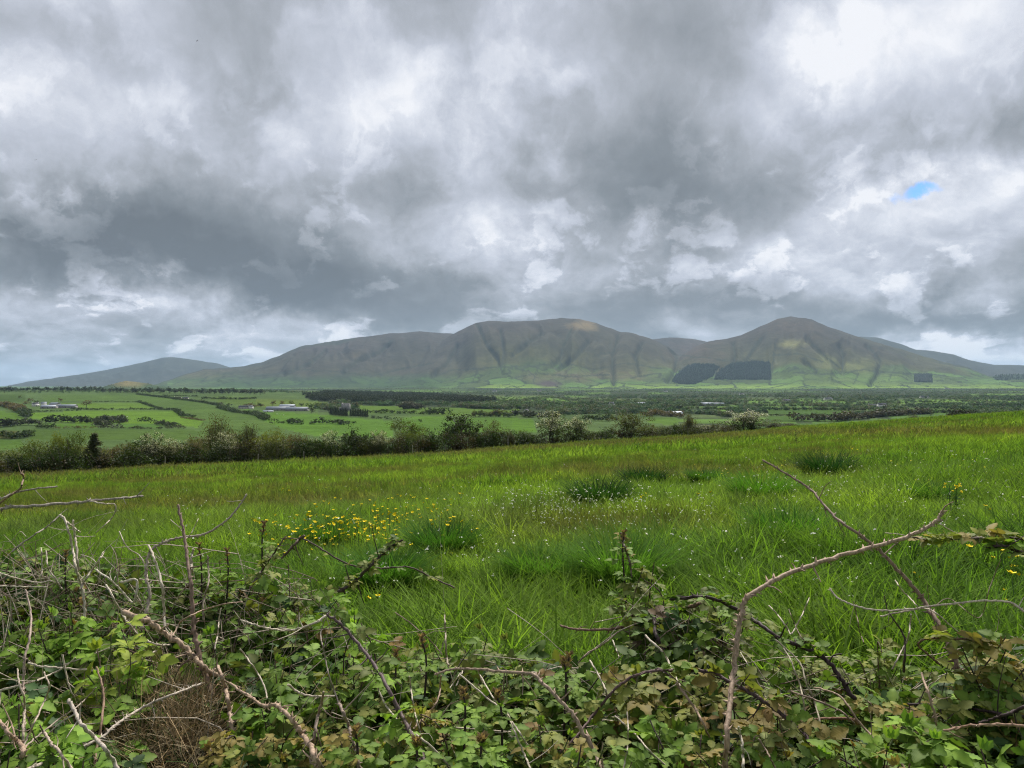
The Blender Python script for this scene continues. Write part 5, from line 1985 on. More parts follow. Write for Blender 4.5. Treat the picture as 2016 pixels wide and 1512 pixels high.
# centre column, top row, half width, height (photo px), distance, leaf size, colours, number of leaves, label
BUSH = [
    (60, 1052, 80, 70, 2.8, .85, [GRN, BRG, DGR], 46, 'leafy bramble clump at the far left behind the pale twigs'),
    (150, 1085, 90, 90, 2.6, .8, [GRN, DGR], 60, 'dark green bramble between the upright pale twigs at the left'),
    (150, 1180, 90, 110, 2.2, 1.15, [GRN, MID, LIME], 70, 'bright bramble clump in the left of the hedge'),
    (232, 1225, 80, 90, 1.95, 1.15, [YLIM, LIME, YLIM], 52, 'yellow lime bramble sprig, the brightest at the left'),
    (50, 1200, 80, 110, 2.2, 1.1, [GRN, LIME, BRG], 60, 'mid green bramble behind the twigs at the left edge'),
    (12, 1345, 50, 100, 1.7, 1.05, [LIME, MID], 26, 'large leaved lime bramble cut by the left edge'),
    (98, 1405, 55, 90, 1.5, 1.2, [LIME, MID, GRN], 24, 'lime bramble sprig above the fan of dry canes in the lower left corner'),
    (215, 1330, 80, 120, 1.85, 1.2, [GRN, MID, GRN], 46, 'broad leaved green bramble beside the brown straw'),
    (310, 1290, 80, 110, 2.0, 1.1, [MID, GRN, LIME], 46, 'green bramble above the brown straw'),
    (330, 1085, 110, 110, 2.75, .8, [DGR, GRN], 90, 'dark mass of leaves behind the curved pale branch'),
    (440, 1100, 100, 120, 2.7, .8, [DGR, GRN, GGR], 90, 'dark leaves around the upright brown stem'),
    (560, 1080, 80, 100, 2.6, .85, [GRN, BRG, GGR], 66, 'bramble with bronze tips left of the buttercups'),
    (610, 1140, 90, 110, 2.4, 1.0, [GRN, MID, GRN], 66, 'green bramble shoulder standing against the long grass'),
    (480, 1200, 110, 110, 2.35, .95, [DGR, GRN], 90, 'shaded bramble in the hollow right of the upright stem'),
    (400, 1240, 70, 90, 2.15, 1.1, [GRN, MID], 40, 'green bramble where the thick tan cane crosses the upright stem'),
    (540, 1290, 100, 110, 2.0, 1.0, [GRN, DGR, GGR], 76, 'dense green bramble below the pale sagging twig'),
    (480, 1425, 85, 90, 1.55, .72, [BRZ, BRG, BRZ, GRN], 90, 'low bronze leaved bramble at the bottom left of the middle'),
    (620, 1400, 80, 110, 1.6, .78, [BRG, GRN, BRZ], 70, 'small leaved bramble with brown tints right of the thick tan cane'),
    (560, 1360, 60, 80, 1.8, 1.0, [MID, GRN], 30, 'green sprig between the two tan canes'),
    (700, 1195, 38, 80, 2.0, 1.1, [LIME, MID], 16, 'pale green shoot on the dark cane below the buttercups'),
    (790, 1262, 100, 90, 2.05, .95, [GRN, GGR, BRG], 70, 'mixed bramble left of the arching cane in the middle'),
    (950, 1240, 120, 70, 2.15, .95, [GGR, GRN, GGR, BRG], 76, 'grey green bramble dome against the grass in the middle'),
    (1000, 1300, 120, 110, 1.95, 1.0, [GRN, DGR, GGR], 84, 'dark green bramble under the arching cane'),
    (850, 1365, 100, 100, 1.7, .85, [BRG, GRN, BRZ], 78, 'brown tinted bramble under the left foot of the arching cane'),
    (1120, 1310, 80, 100, 1.9, 1.0, [GRN, MID, DGR], 56, 'green bramble right of the arching cane'),
    (1095, 1400, 100, 100, 1.62, .82, [BRZ, BRG, GRN], 76, 'bronze flecked bramble at the foot of the arching cane'),
    (950, 1440, 110, 90, 1.5, .85, [GRN, BRG, MID], 70, 'low bramble at the bottom of the middle'),
    (1285, 1105, 70, 90, 2.35, .95, [GGR, BRG, GGR], 60, 'upper part of the tall grey green bush right of the middle'),
    (1300, 1170, 80, 90, 2.25, 1.0, [GGR, GRN, GGR], 60, 'body of the tall grey green bush right of the middle'),
    (1400, 1130, 70, 90, 2.2, .9, [GGR, BRG, GRN], 50, 'grey green bramble left of the great arching cane'),
    (1226, 1292, 46, 60, 1.8, 1.1, [BRZ, BRG], 20, 'tan leaved sprig on the dark rising cane'),
    (1255, 1365, 90, 100, 1.75, 1.0, [GRN, BRG, GGR], 64, 'green bramble below the tan leaved sprig'),
    (1310, 1400, 60, 80, 1.6, 1.15, [LIME, MID, GRN], 26, 'bright green leaves left of the foot of the great cane'),
    (1395, 1295, 50, 60, 1.75, 1.0, [BRZ, BRG], 22, 'brownish sprig where the dark cane meets the great cane'),
    (1490, 1330, 60, 70, 1.7, 1.1, [BRZ, BRG, BRZ], 24, 'large bronze leaves right of the great arching cane'),
    (1400, 1430, 100, 90, 1.5, .8, [GRN, BRG, BRZ], 76, 'small leaved bramble at the foot of the great cane'),
    (1600, 1420, 80, 90, 1.5, .95, [LIME, MID, MID], 36, 'large fresh green leaves at the bottom right of the middle'),
    (1600, 1270, 80, 80, 2.2, .72, [GGR, GRN, BRG], 66, 'fine leaved grey green bramble beside the purple cane'),
    (1740, 1275, 100, 90, 2.1, .74, [GGR, BRG, GRN], 90, 'fine leaved bramble dome right of the purple cane'),
    (1740, 1350, 100, 100, 1.8, .95, [BRG, GRN, BRZ, YLIM], 70, 'bramble with yellow and brown leaves in the right of the hedge'),
    (1800, 1410, 70, 90, 1.5, 1.2, [LIME, MID, GRN], 28, 'fresh green leaves left of the lower right cane'),
    (1690, 1440, 90, 80, 1.45, .9, [BRG, BRZ, GRN], 56, 'brown green bramble along the bottom at the right'),
    (1960, 1235, 90, 110, 1.75, 1.0, [BRZ, BRG, BRZ, GRN], 84, 'tan and bronze bramble bulging in from the right edge'),
    (1960, 1340, 100, 110, 1.7, 1.0, [GRN, DGR, BRG], 70, 'dark green bramble under the bronze one at the right edge'),
    (1940, 1445, 80, 80, 1.5, 1.0, [LIME, MID, GRN], 34, 'large fresh leaves in the lower right corner'),
    (1860, 1380, 70, 100, 1.65, .9, [GRN, BRG], 50, 'green bramble left of the lower right corner'),
    (700, 1440, 80, 80, 1.5, .85, [GRN, BRZ, BRG], 56, 'bramble with reddish tips at the bottom left of the dark cane'),
    (1180, 1455, 80, 70, 1.45, .85, [BRG, GRN], 46, 'low bramble right of the tan cane foot'),
    (1500, 1420, 70, 90, 1.6, .85, [GRN, GGR, BRZ], 50, 'bramble between the great cane and the large fresh leaves'),
    (20, 1465, 60, 60, 1.4, 1.1, [GRN, DGR], 24, 'shaded bramble in the lower left corner'),
    (170, 1470, 60, 60, 1.45, 1.1, [GRN, MID], 20, 'few green leaves behind the pale crossing canes at the lower left'),
    (340, 1180, 80, 80, 2.4, 1.0, [DGR, GRN], 50, 'shaded leaves under the knot of dry twigs'),
    (690, 1300, 70, 100, 1.9, .9, [GRN, BRG], 50, 'bramble left of the dark diagonal cane'),
]
rb = np.random.default_rng(71)


def orient(xd, up):
    xd = xd / np.linalg.norm(xd)
    z = up - xd * (up @ xd)
    z /= np.linalg.norm(z) + 1e-9
    y = np.cross(z, xd)
    return Matrix((xd, y, z)).transposed().to_4x4()


for bi, (cx, top, hw, hh, d, ls, cols, nl, lb) in enumerate(BUSH):
    base = at(cx, top, d)
    gz = float(H(base[0], d))
    root = empty('bramble_bush', (base[0], d, gz))
    tag(root, lb, 'bramble', 'brambles of the foreground hedge')
    rootp = np.array([base[0], d, gz])
    R_ = hw / FPX * d
    Hh = hh / FPX * d
    nl = int(nl * 1.45)
    nsh = max(4, nl // 10)
    per = int(math.ceil(nl * 1.12 / nsh))
    for s in range(nsh):
        an = rb.uniform(0, 2 * PI)
        q = math.sqrt(rb.uniform(.02, 1))
        tip = np.array([base[0] + math.cos(an) * q * R_, d + math.sin(an) * q * min(R_, .28), base[2] - (q ** 2) * Hh * .75 - rb.uniform(0, .30) * Hh])
        st = np.array([base[0] + rb.normal() * .05, d + rb.normal() * .05, gz - .03])
        md = st * .38 + tip * .62 + np.array([rb.normal() * .03, rb.normal() * .03, abs(rb.normal()) * .05 + .03])
        path = smooth_path([st, st * .5 + md * .5 + rb.normal(size=3) * .015, md, tip], 14)
        rad = rb.uniform(.0018, .0034)
        ac = Acc()
        ac.add(*tube(path - rootp, np.linspace(rad, rad * .45, 14), 5))
        so_ = link('stem', ac.mesh('stem', m_cane, True), root)
        so_.color = random.choice([(.085, .055, .045, 1), (.10, .12, .05, 1), (.16, .11, .08, 1), (.05, .035, .03, 1)])
        for k in range(per):
            t_ = 13 * (.42 + .58 * ((k + rb.random() * .6) / per))
            i = min(12, int(t_))
            p = path[i] + (path[i + 1] - path[i]) * (t_ - i)
            an2 = rb.uniform(0, 2 * PI)
            xd = np.array([math.cos(an2), math.sin(an2) * .8 - .15, rb.uniform(-.25, .30)])
            up = np.array([rb.normal() * .38, rb.normal() * .38 - .35, 1.0])
            me = LEAVES[rb.integers(len(LEAVES))]
            sc_ = ls * rb.uniform(.48, 1.0)
            if k >= per - 1 and rb.random() < .5:
                sc_ *= .7
                me = YLEAVES[rb.integers(3)]
                xd = np.array([rb.normal() * .4, rb.normal() * .4, .8])
            o = link('leaf', me, root)
            M_ = orient(xd, up)
            M_.translation = Vector(p - rootp)
            o.matrix_local = M_ @ Matrix.Scale(sc_, 4)
            c = np.array(cols[rb.integers(len(cols))]) * rb.uniform(.72, 1.28)
            if rb.random() < .02:
                c = np.array([.19, .13, .05])
            o.color = (*c, 1)

# shoots that stand up straight with a furled reddish tip
for (px, py, hpx, d, lb) in [
    (830, 1256, 130, 1.9, 'upright shoot with a pinkish furled tip left of the grey green dome'), (1120, 1292, 150, 1.8, 'tall upright shoot with a reddish tip right of the arching cane'),
    (912, 1362, 120, 1.6, 'dark upright shoot with a furled tip under the arching cane'), (978, 1366, 110, 1.6, 'second dark upright shoot right of the one under the arching cane'),
    (820, 1460, 90, 1.45, 'short shoot with a reddish tip at the bottom of the middle'), (700, 1438, 110, 1.45, 'short shoot with a pink tip at the bottom left of the middle'),
    (950, 1455, 80, 1.45, 'short reddish shoot at the bottom edge in the middle'), (780, 1285, 120, 1.95, 'thin upright shoot left of the pinkish furled tip'),
    (1228, 1050, 90, 2.4, 'withered flowering spike standing above the grey green bush'), (392, 1074, 120, 2.5, 'grey green nettle like spike right of the upright brown stem'),
    (130, 1088, 110, 2.5, 'dark spike of leaves among the pale twigs at the left'), (447, 1085, 120, 2.5, 'second grey green spike right of the upright stem'),
    (520, 1032, 100, 2.6, 'withered leafy spike left of the dark forked twig'), (1110, 1180 + 120, 100, 1.75, 'narrow shoot leaning on the tall upright one'),
]:
    tp = at(px, py, d)
    h = hpx / FPX * d
    root = empty('upright_shoot', tuple(tp - np.array([0, 0, h])))
    tag(root, lb, 'shoot', 'upright shoots in the hedge')
    ac = Acc()
    pth = smooth_path([(rb.normal() * .01, 0, -.15), (rb.normal() * .006, 0, h * .5), (0, 0, h)], 10)
    ac.add(*tube(pth, np.linspace(.0035, .002, 10), 6))
    so_ = link('stem', ac.mesh('stem', m_cane, True), root)
    so_.color = (.045, .030, .028, 1)
    for k in range(11):
        t_ = k / 10
        p = pth[min(9, int(t_ * 8) + 1)]
        for s in (0, 1):
            an2 = k * 1.6 + s * PI + rb.normal() * .3
            o = link('leaf', LEAVES[rb.integers(12)] if t_ < .7 else YLEAVES[rb.integers(3)], root)
            M_ = orient(np.array([math.cos(an2), math.sin(an2), .15 if t_ < .7 else .8]), np.array([0, -.2, 1.0]))
            M_.translation = Vector(p)
            o.matrix_local = M_ @ Matrix.Scale((.42 + .45 * (1 - t_)) if t_ < .7 else .34, 4)
            c = np.array(GRN if t_ < .8 else (.17, .13, .075)) * rb.uniform(.8, 1.3)
            o.color = (*c, 1)
    ac = Acc()
    for k in range(6):
        leaflet(ac, rb, np.array([0, 0, h - .004]), np.array([rb.normal() * .22, rb.normal() * .22, 1.0]), np.array([rb.normal(), rb.normal(), .1]), .016, .007, 0, .6, 4, .5)
    o = link('furled_tip', ac.mesh('furled_tip', m_leaf), root)
    o.color = (.30, .21, .13, 1)

# ------------------------------------------------------------------ canes and branches, one by one
TAN, PAL, DRK, RED, GRY, BWN = (.33, .235, .165), (.46, .40, .31), (.048, .030, .030), (.21, .115, .075), (.30, .26, .22), (.20, .145, .105)


def cane(pts, d0, d1, w0, w1, col, thorns, label, cat='cane', name='bramble_cane', broken=False):
    """pts photo px; d distance at both ends (m); w thickness in photo px at both ends"""
    n = max(10, len(pts) * 7)
    P2 = smooth_path([(x, y, 0) for x, y in pts], n)
    seg = np.concatenate([[0], np.cumsum(np.hypot(np.diff(P2[:, 0]), np.diff(P2[:, 1])))])
    t_ = seg / seg[-1]
    r = np.random.default_rng(int(pts[0][0] * 7 + pts[0][1]))
    dep = d0 + (d1 - d0) * t_ + (np.interp(t_, np.linspace(0, 1, 7), r.normal(size=7)) * .035)
    W = np.stack([(P2[:, 0] - 1008) / FPX * dep, dep, (HZ - P2[:, 1]) / FPX * dep], 1)
    rad = (w0 + (w1 - w0) * t_) / 2 / FPX * dep
    rad = rad * (1 + .10 * np.sin(np.arange(n) * 1.9) * (r.random(n) > .5))
    W = W + r.normal(size=W.shape) * rad[:, None] * .26
    # swollen joints
    org = W[0].copy()
    ac = Acc()
    ac.add(*tube(W - org, rad, 8))
    for e, s_ in ((0, 1), (-1, -1)):
        T = (W[1] - W[0]) if e == 0 else (W[-1] - W[-2])
        T /= np.linalg.norm(T)
        c = W[e] - org
        ac.add(*tube([c - T * s_ * 0, c - T * s_ * rad[e] * .6, c - T * s_ * rad[e] * 1.1], [rad[e], rad[e] * .7, rad[e] * .05], 8))
    if thorns:
        L_ = np.sum(np.linalg.norm(np.diff(W, axis=0), axis=1))
        m = int(L_ / thorns)
        for k in range(m):
            q = r.uniform(0, n - 1.01)
            i = int(q)
            c = W[i] + (W[i + 1] - W[i]) * (q - i) - org
            T = (W[i + 1] - W[i])
            T /= np.linalg.norm(T)
            nn = np.cross(T, r.normal(size=3))
            nn /= np.linalg.norm(nn)
            rr0 = rad[i]
            hgt = rr0 * r.uniform(1.0, 1.7) + .0032
            tip = c + nn * (rr0 + hgt) - T * hgt * .55
            sd_ = np.cross(nn, T)
            b0 = [c + nn * rr0 * .8 + T * rr0 * .9, c + nn * rr0 * .8 + sd_ * rr0 * .35, c + nn * rr0 * .8 - T * rr0 * .75, c + nn * rr0 * .8 - sd_ * rr0 * .30]
            ac.add(b0 + [tip], [(0, 1, 4, 4), (1, 2, 4, 4), (2, 3, 4, 4), (3, 0, 4, 4)])
    # broken side twigs
    if max(w0, w1) > 3.6:
        for k in range(int(1 + np.sum(np.linalg.norm(np.diff(W, axis=0), axis=1)) / .13)):
            i = r.integers(1, n - 2)
            c = W[i] - org
            T = W[i + 1] - W[i]
            T /= np.linalg.norm(T)
            e = c + (np.cross(T, r.normal(size=3)) * 1.0 + T * r.uniform(-.6, .9)) * r.uniform(.012, .055)
            ac.add(*tube(smooth_path([c, (c + e) / 2 + r.normal(size=3) * .004, e], 5), np.linspace(rad[i] * .5, rad[i] * .22, 5), 5))
    o = link(name, ac.mesh(name, m_cane, True), loc=tuple(org))
    o.color = (*col, 1)
    tag(o, label, cat)
    return W


S = .4048


def A_p(l):
    return [(x * S, 900 + y * S) for x, y in l]


def B_p(l):
    return [(672 + x * S, 900 + y * S) for x, y in l]


def C_p(l):
    return [(1344 + x * S, 900 + y * S) for x, y in l]


CANES = [
    # right third
    (C_p([(1265, 262), (1240, 300), (1180, 345), (1100, 385), (920, 440), (730, 490), (540, 555), (400, 625), (310, 690), (280, 790), (262, 900), (245, 1060), (225, 1250), (205, 1500), (200, 1700)]), 1.9, 1.5, 7, 12, TAN, .011, 'great arching thorny cane, thickest and tallest at the right'),
    (C_p([(390, 15), (520, 90), (625, 160), (680, 225), (760, 310), (860, 375), (930, 430), (1020, 520), (1120, 630), (1200, 740), (1270, 860), (1310, 960), (1350, 1060), (1375, 1170)]), 2.3, 1.8, 3.5, 10, (.24, .17, .125), .010, 'long diagonal thorny cane crossing behind the great arching one'),
    (C_p([(715, 640), (760, 690), (850, 725), (950, 745), (1090, 740), (1230, 722), (1350, 708), (1480, 697), (1590, 708), (1660, 750), (1720, 790)]), 1.95, 1.8, 3.4, 4.5, PAL, .03, 'thin pale cane sagging across the right of the picture'),
    (C_p([(960, 775), (1080, 750), (1200, 742), (1340, 850)]), 1.93, 1.9, 3, 3, PAL, 0, 'short pale twig parallel to the sagging cane'),
    (C_p([(-60, 690), (120, 680), (240, 730), (360, 800), (470, 880), (600, 930), (700, 990), (770, 1080), (830, 1170)]), 2.1, 1.8, 6, 9, DRK, .014, 'dark purple bramble cane passing behind the great arching one'),
    (C_p([(-120, 1030), (0, 1040), (130, 1045), (290, 1125), (400, 1190), (540, 1300), (640, 1410), (720, 1540)]), 1.75, 1.5, 6, 9, (.075, .045, .045), .012, 'lower purple brown cane running down to the bottom edge'),
    (C_p([(550, 1290), (640, 1275), (800, 1270), (860, 1300)]), 1.6, 1.65, 4, 6, RED, .02, 'short reddish cane in the lower right middle'),
    (C_p([(1270, 1330), (1400, 1305), (1550, 1300), (1720, 1312)]), 1.5, 1.5, 5, 6, (.27, .17, .115), .02, 'level tan cane at the lower right edge'),
    (C_p([(1100, 1200), (1300, 1215), (1450, 1230), (1720, 1270)]), 1.75, 1.65, 5, 6, DRK, .018, 'dark level cane above the tan one at the right edge'),
    (C_p([(1440, 1290), (1520, 1270), (1600, 1240), (1700, 1200)]), 1.6, 1.5, 4, 8, DRK, .02, 'dark cane rising to the right edge'),
    (C_p([(1160, 1050), (1210, 1200), (1240, 1330), (1275, 1500), (1285, 1600)]), 1.7, 1.5, 4, 7, TAN, .014, 'upright tan cane left of the bronze bramble'),
    (C_p([(-30, 1100), (0, 1140), (70, 1240), (130, 1360)]), 1.7, 1.6, 6, 4, TAN, 0, 'short tan broken cane left of the great cane foot'),
    (C_p([(1250, 1010), (1180, 950), (1145, 915), (1180, 885), (1300, 882), (1400, 890), (1520, 920)]), 1.85, 1.75, 3, 5, (.17, .10, .07), .016, 'hooked brown cane entering the bronze bramble'),
    (C_p([(1120, 390), (1200, 398), (1350, 395), (1500, 392), (1720, 395)]), 1.95, 1.9, 3, 7, (.10, .07, .055), .02, 'leafy brown cane coming in from the right edge above the field'),
    (C_p([(1255, 325), (1300, 355), (1350, 375), (1440, 390), (1500, 392)]), 1.95, 1.9, 2, 4, PAL, 0, 'short pale twig forking off the leafy right edge cane'),
    (C_p([(1480, 440), (1560, 430), (1620, 455), (1720, 480)]), 1.9, 1.9, 5, 8, DRK, .02, 'dark lower branch of the leafy cane at the right edge'),
    (C_p([(985, 368), (1050, 375), (1130, 392), (1200, 398)]), 1.98, 1.95, 1.5, 2.5, PAL, 0, 'hair thin twig end reaching left from the leafy right edge cane'),
    (C_p([(615, 685), (575, 780), (530, 860)]), 1.9, 1.85, 2, 3, PAL, 0, 'thin pale twig leaning right above the purple cane'),
    (C_p([(420, 720), (480, 790), (525, 860)]), 1.88, 1.85, 2.5, 3, PAL, 0, 'thin pale twig leaning left above the purple cane'),
    (C_p([(515, 740), (540, 800), (580, 880), (640, 920)]), 1.95, 1.85, 1.5, 2.5, BWN, 0, 'thin brown twig between the two leaning pale ones'),
    (C_p([(455, 890), (570, 1000), (600, 1100), (640, 1190), (690, 1400), (700, 1560)]), 1.75, 1.55, 3.2, 3.5, (.30, .26, .18), 0, 'long straight pale stem right of the great cane'),
    (C_p([(490, 930), (530, 1000), (580, 1150), (600, 1300)]), 1.8, 1.6, 3, 3, (.36, .31, .22), 0, 'pale stem leaning between the purple canes'),
    (C_p([(640, 1120), (760, 1160), (860, 1290), (960, 1400), (1050, 1480), (1120, 1560)]), 1.7, 1.5, 3.5, 5, (.30, .22, .15), 0, 'pale brown stem slanting down right of the middle of the hedge'),
    (C_p([(530, 1140), (640, 1180), (760, 1230), (830, 1290)]), 1.68, 1.6, 4, 4, BWN, 0, 'brown stem crossing the pale slanting one'),
    (C_p([(1110, 765), (1095, 880), (1060, 950), (1020, 1030)]), 1.9, 1.85, 3, 3, PAL, 0, 'thin curved pale twig hanging below the sagging cane'),
    (C_p([(980, 675), (1000, 750), (1060, 840), (1080, 900), (1075, 1040)]), 1.95, 1.9, 2, 5, (.07, .05, .04), 0, 'dark twig below the sagging cane'),
    (C_p([(1035, 600), (1060, 640), (1110, 690), (1150, 740)]), 1.95, 1.9, 2.5, 2.5, PAL, 0, 'tiny pale twig above the sagging cane'),
    (C_p([(830, 700), (850, 790), (860, 850), (880, 900)]), 2.1, 2.0, 1.8, 2.2, BWN, 0, 'thin brown stalk in the grass below the sagging cane'),
    (C_p([(1230, 720), (1300, 690), (1440, 780), (1490, 640), (1545, 500)]), 2.05, 2.0, 1.8, 1.8, BWN, 0, 'thin brown twig bent behind the sagging cane at the right'),
    (C_p([(270, 1310), (290, 1400), (295, 1520)]), 1.45, 1.4, 4, 6, PAL, 0, 'short white broken stick at the foot of the great cane'),
    (C_p([(370, 1370), (420, 1450), (470, 1560)]), 1.45, 1.4, 3, 4, BWN, 0, 'short brown stick beside the white broken one'),
    (C_p([(280, 950), (330, 1030), (380, 1120), (440, 1230), (500, 1290)]), 1.75, 1.6, 2.2, 2.6, PAL, 0, 'thin pale twig starting behind the great cane'),
    # middle third
    (B_p([(455, 1055), (540, 1032), (650, 1030), (780, 1043), (920, 1055), (980, 1100), (1060, 1180), (1130, 1255), (1200, 1380), (1260, 1500), (1290, 1600)]), 1.75, 1.45, 4, 10, (.31, .225, .165), .012, 'arching thorny cane in the middle of the hedge'),
    (A_p([(1590, 765), (1655, 810), (1740, 905), (1820, 1010), (1900, 1150), (1970, 1290), (2030, 1400), (2085, 1530)]), 1.85, 1.5, 5, 10, (.115, .080, .080), .012, 'dark purple grey cane falling from the knot left of the middle'),
    (A_p([(1175, 793), (1230, 812), (1300, 832), (1420, 840), (1520, 812), (1590, 768)]), 1.9, 1.85, 3.5, 5, PAL, .03, 'pale twig sagging left of the knot'),
    (B_p([(1065, 820), (1120, 832), (1200, 840), (1350, 830), (1480, 800), (1560, 770), (1660, 740), (1780, 700)]), 2.3, 2.2, 4, 8, (.19, .12, .08), .02, 'brown branch reaching left under the tall grey green bush'),
    (B_p([(1345, 850), (1260, 920), (1200, 950), (1150, 1000)]), 2.2, 2.1, 2.5, 2.5, BWN, 0, 'fine twig hanging from the brown branch'),
    (B_p([(1480, 870), (1570, 960), (1620, 1060), (1680, 1180)]), 2.0, 1.85, 4, 4.5, PAL, 0, 'pale stem below the tall grey green bush'),
    (B_p([(1060, 1440), (1150, 1350), (1250, 1220), (1350, 1110), (1450, 1055), (1560, 1035), (1680, 1045)]), 1.65, 1.8, 5, 6, (.12, .075, .07), .016, 'dark cane rising to the right from the middle of the hedge'),
    (B_p([(575, 1055), (700, 1165), (800, 1250), (870, 1400), (930, 1540)]), 1.75, 1.5, 3, 4, PAL, 0, 'straight pale stem crossing under the arching cane'),
    (B_p([(675, 1060), (740, 1170), (800, 1240), (860, 1330), (905, 1400)]), 1.75, 1.55, 3, 3.5, PAL, 0, 'second pale stem close to the first under the arching cane'),
    (B_p([(330, 1065), (350, 1200), (380, 1330), (400, 1400)]), 1.7, 1.6, 3, 3, PAL, 0, 'upright pale stem right of the dark falling cane'),
    (B_p([(485, 1065), (470, 1180), (400, 1270), (350, 1320)]), 1.75, 1.65, 3.5, 3.5, TAN, .02, 'curved tan stem below the left end of the arching cane'),
    (B_p([(150, 1040), (190, 1150), (240, 1240), (320, 1320), (430, 1400), (540, 1520)]), 1.7, 1.5, 3, 5, PAL, 0, 'long pale stem running beside the dark falling cane'),
    (B_p([(262, 755), (340, 810), (440, 900), (490, 960)]), 2.05, 1.95, 2, 2.5, BWN, 0, 'thin brown stem against the grass in the middle'),
    (B_p([(503, 770), (506, 860), (510, 960), (520, 1010)]), 2.0, 1.95, 3, 4, (.34, .28, .21), 0, 'short upright pale stick against the grass in the middle'),
    (B_p([(1210, 988), (1250, 1060), (1285, 1130), (1290, 1160)]), 1.8, 1.75, 3.5, 3.5, PAL, 0, 'short pale stick behind the dark rising cane'),
    (B_p([(1390, 1240), (1395, 1330), (1390, 1420), (1370, 1520)]), 1.6, 1.45, 2.5, 3, PAL, 0, 'thin upright pale stem right of the tan cane foot'),
    (B_p([(1330, 1258), (1390, 1310), (1450, 1370), (1500, 1430), (1580, 1500)]), 1.65, 1.5, 3, 3.5, PAL, 0, 'thin pale stem slanting right near the bottom'),
    (B_p([(1320, 890), (1335, 930), (1350, 970)]), 2.0, 1.95, 2.5, 2.5, PAL, 0, 'tiny upright pale stick above the tan leaved sprig'),
    (B_p([(-10, 655), (80, 590), (160, 510), (250, 430), (295, 405)]), 2.15, 2.2, 7, 4, (.06, .045, .035), .012, 'dark leafy shoot rising to the right below the buttercups'),
    (A_p([(1470, 390), (1570, 450), (1660, 505), (1750, 535), (1860, 540), (1990, 535), (2090, 580), (2210, 635)]), 2.3, 2.2, 3, 3, (.085, .06, .045), .02, 'long thin dark cane lying against the grass under the buttercups'),
    (A_p([(1475, 383), (1420, 440), (1370, 490)]), 2.3, 2.3, 6, 4, (.11, .075, .055), .02, 'dark fork at the left end of the long thin cane'),
    (A_p([(1390, 385), (1330, 470), (1260, 570), (1215, 640)]), 2.35, 2.3, 3, 4, (.09, .06, .045), .02, 'dark slanting cane left of the fork'),
    (B_p([(1360, 370), (1375, 430), (1400, 500), (1412, 580)]), 2.4, 2.35, 5, 3, (.12, .10, .06), .012, 'brown withered stalk standing above the tall grey green bush'),
    (B_p([(1520, 780), (1530, 860), (1570, 960), (1600, 1080)]), 2.1, 2.0, 7, 8, DRK, .02, 'dark stem inside the tall grey green bush'),
    (B_p([(-10, 1200), (30, 1290), (70, 1420), (90, 1540)]), 1.55, 1.45, 6, 7, (.24, .18, .14), .02, 'brown cane at the bottom left of the dark falling cane'),
    (B_p([(560, 1110), (590, 1040), (530, 1120)]), 1.85, 1.85, 2.5, 2.5, PAL, 0, 'tiny pale forked twig on the arching cane'),
    # left third
    (A_p([(-60, 246), (0, 248), (200, 235), (480, 210), (640, 195), (695, 188)]), 2.6, 2.6, 7, 4, GRY, .03, 'long grey branch end reaching over the field from the left edge'),
    (A_p([(440, 214), (500, 226), (560, 232), (548, 290), (470, 365)]), 2.6, 2.6, 3, 2, PAL, 0, 'thin fork hanging from the long grey branch end'),
    (A_p([(-40, 215), (0, 205), (60, 178), (160, 155), (275, 143)]), 2.6, 2.6, 4, 3, GRY, 0, 'upper thin branch at the left edge'),
    (A_p([(0, 222), (60, 180), (100, 150), (115, 95), (100, 78)]), 2.6, 2.6, 4, 3.5, (.22, .15, .10), 0, 'brown hooked twig at the left edge above the branches'),
    (A_p([(1200, 180), (1150, 255), (1080, 325), (980, 378), (880, 390), (800, 415), (740, 445), (715, 500), (710, 580), (730, 650), (720, 720), (690, 830)]), 2.4, 2.3, 3.5, 6.5, (.33, .28, .22), .03, 'curved grey branch rising right over the field from the left tangle'),
    (A_p([(865, 235), (885, 320), (905, 450), (925, 600), (940, 750), (945, 860), (980, 1000), (1030, 1150), (1060, 1260), (1085, 1380)]), 2.25, 1.95, 5, 13, (.20, .135, .10), .02, 'upright thick brown stem in the left of the hedge'),
    (A_p([(600, 755), (720, 800), (830, 880), (920, 945), (1000, 1030), (1060, 1060)]), 2.1, 2.0, 11, 9, (.36, .26, .18), .03, 'thick tan cane leaning on the upright brown stem'),
    (A_p([(520, 620), (560, 700), (620, 800), (680, 870), (760, 910), (820, 915)]), 2.15, 2.1, 4, 4, PAL, .03, 'pale cane curving under the thick tan one'),
    (A_p([(290, 282), (320, 310), (350, 430), (375, 560), (405, 660), (412, 740), (410, 800)]), 2.4, 2.3, 4, 5, PAL, 0, 'tall upright pale stem left of the curved branch'),
    (A_p([(355, 310), (362, 370), (370, 430), (380, 540)]), 2.42, 2.4, 4, 5, PAL, 0, 'short pale stub touching the tall upright stem'),
    (A_p([(505, 463), (470, 520), (440, 560), (390, 640)]), 2.35, 2.3, 4, 4, PAL, 0, 'pale stem leaning right from the tall upright one'),
    (A_p([(290, 282), (240, 330), (180, 370), (100, 425), (60, 460)]), 2.45, 2.4, 2.5, 3.5, GRY, 0, 'pale twig slanting down left from the top of the tangle'),
    (A_p([(290, 285), (340, 325), (390, 365)]), 2.45, 2.4, 2.5, 3, PAL, 0, 'short twig slanting right from the top of the tangle'),
    (A_p([(725, 430), (760, 520), (790, 640), (800, 800), (805, 830)]), 2.3, 2.2, 4.5, 5, PAL, 0, 'upright pale stem under the curved grey branch'),
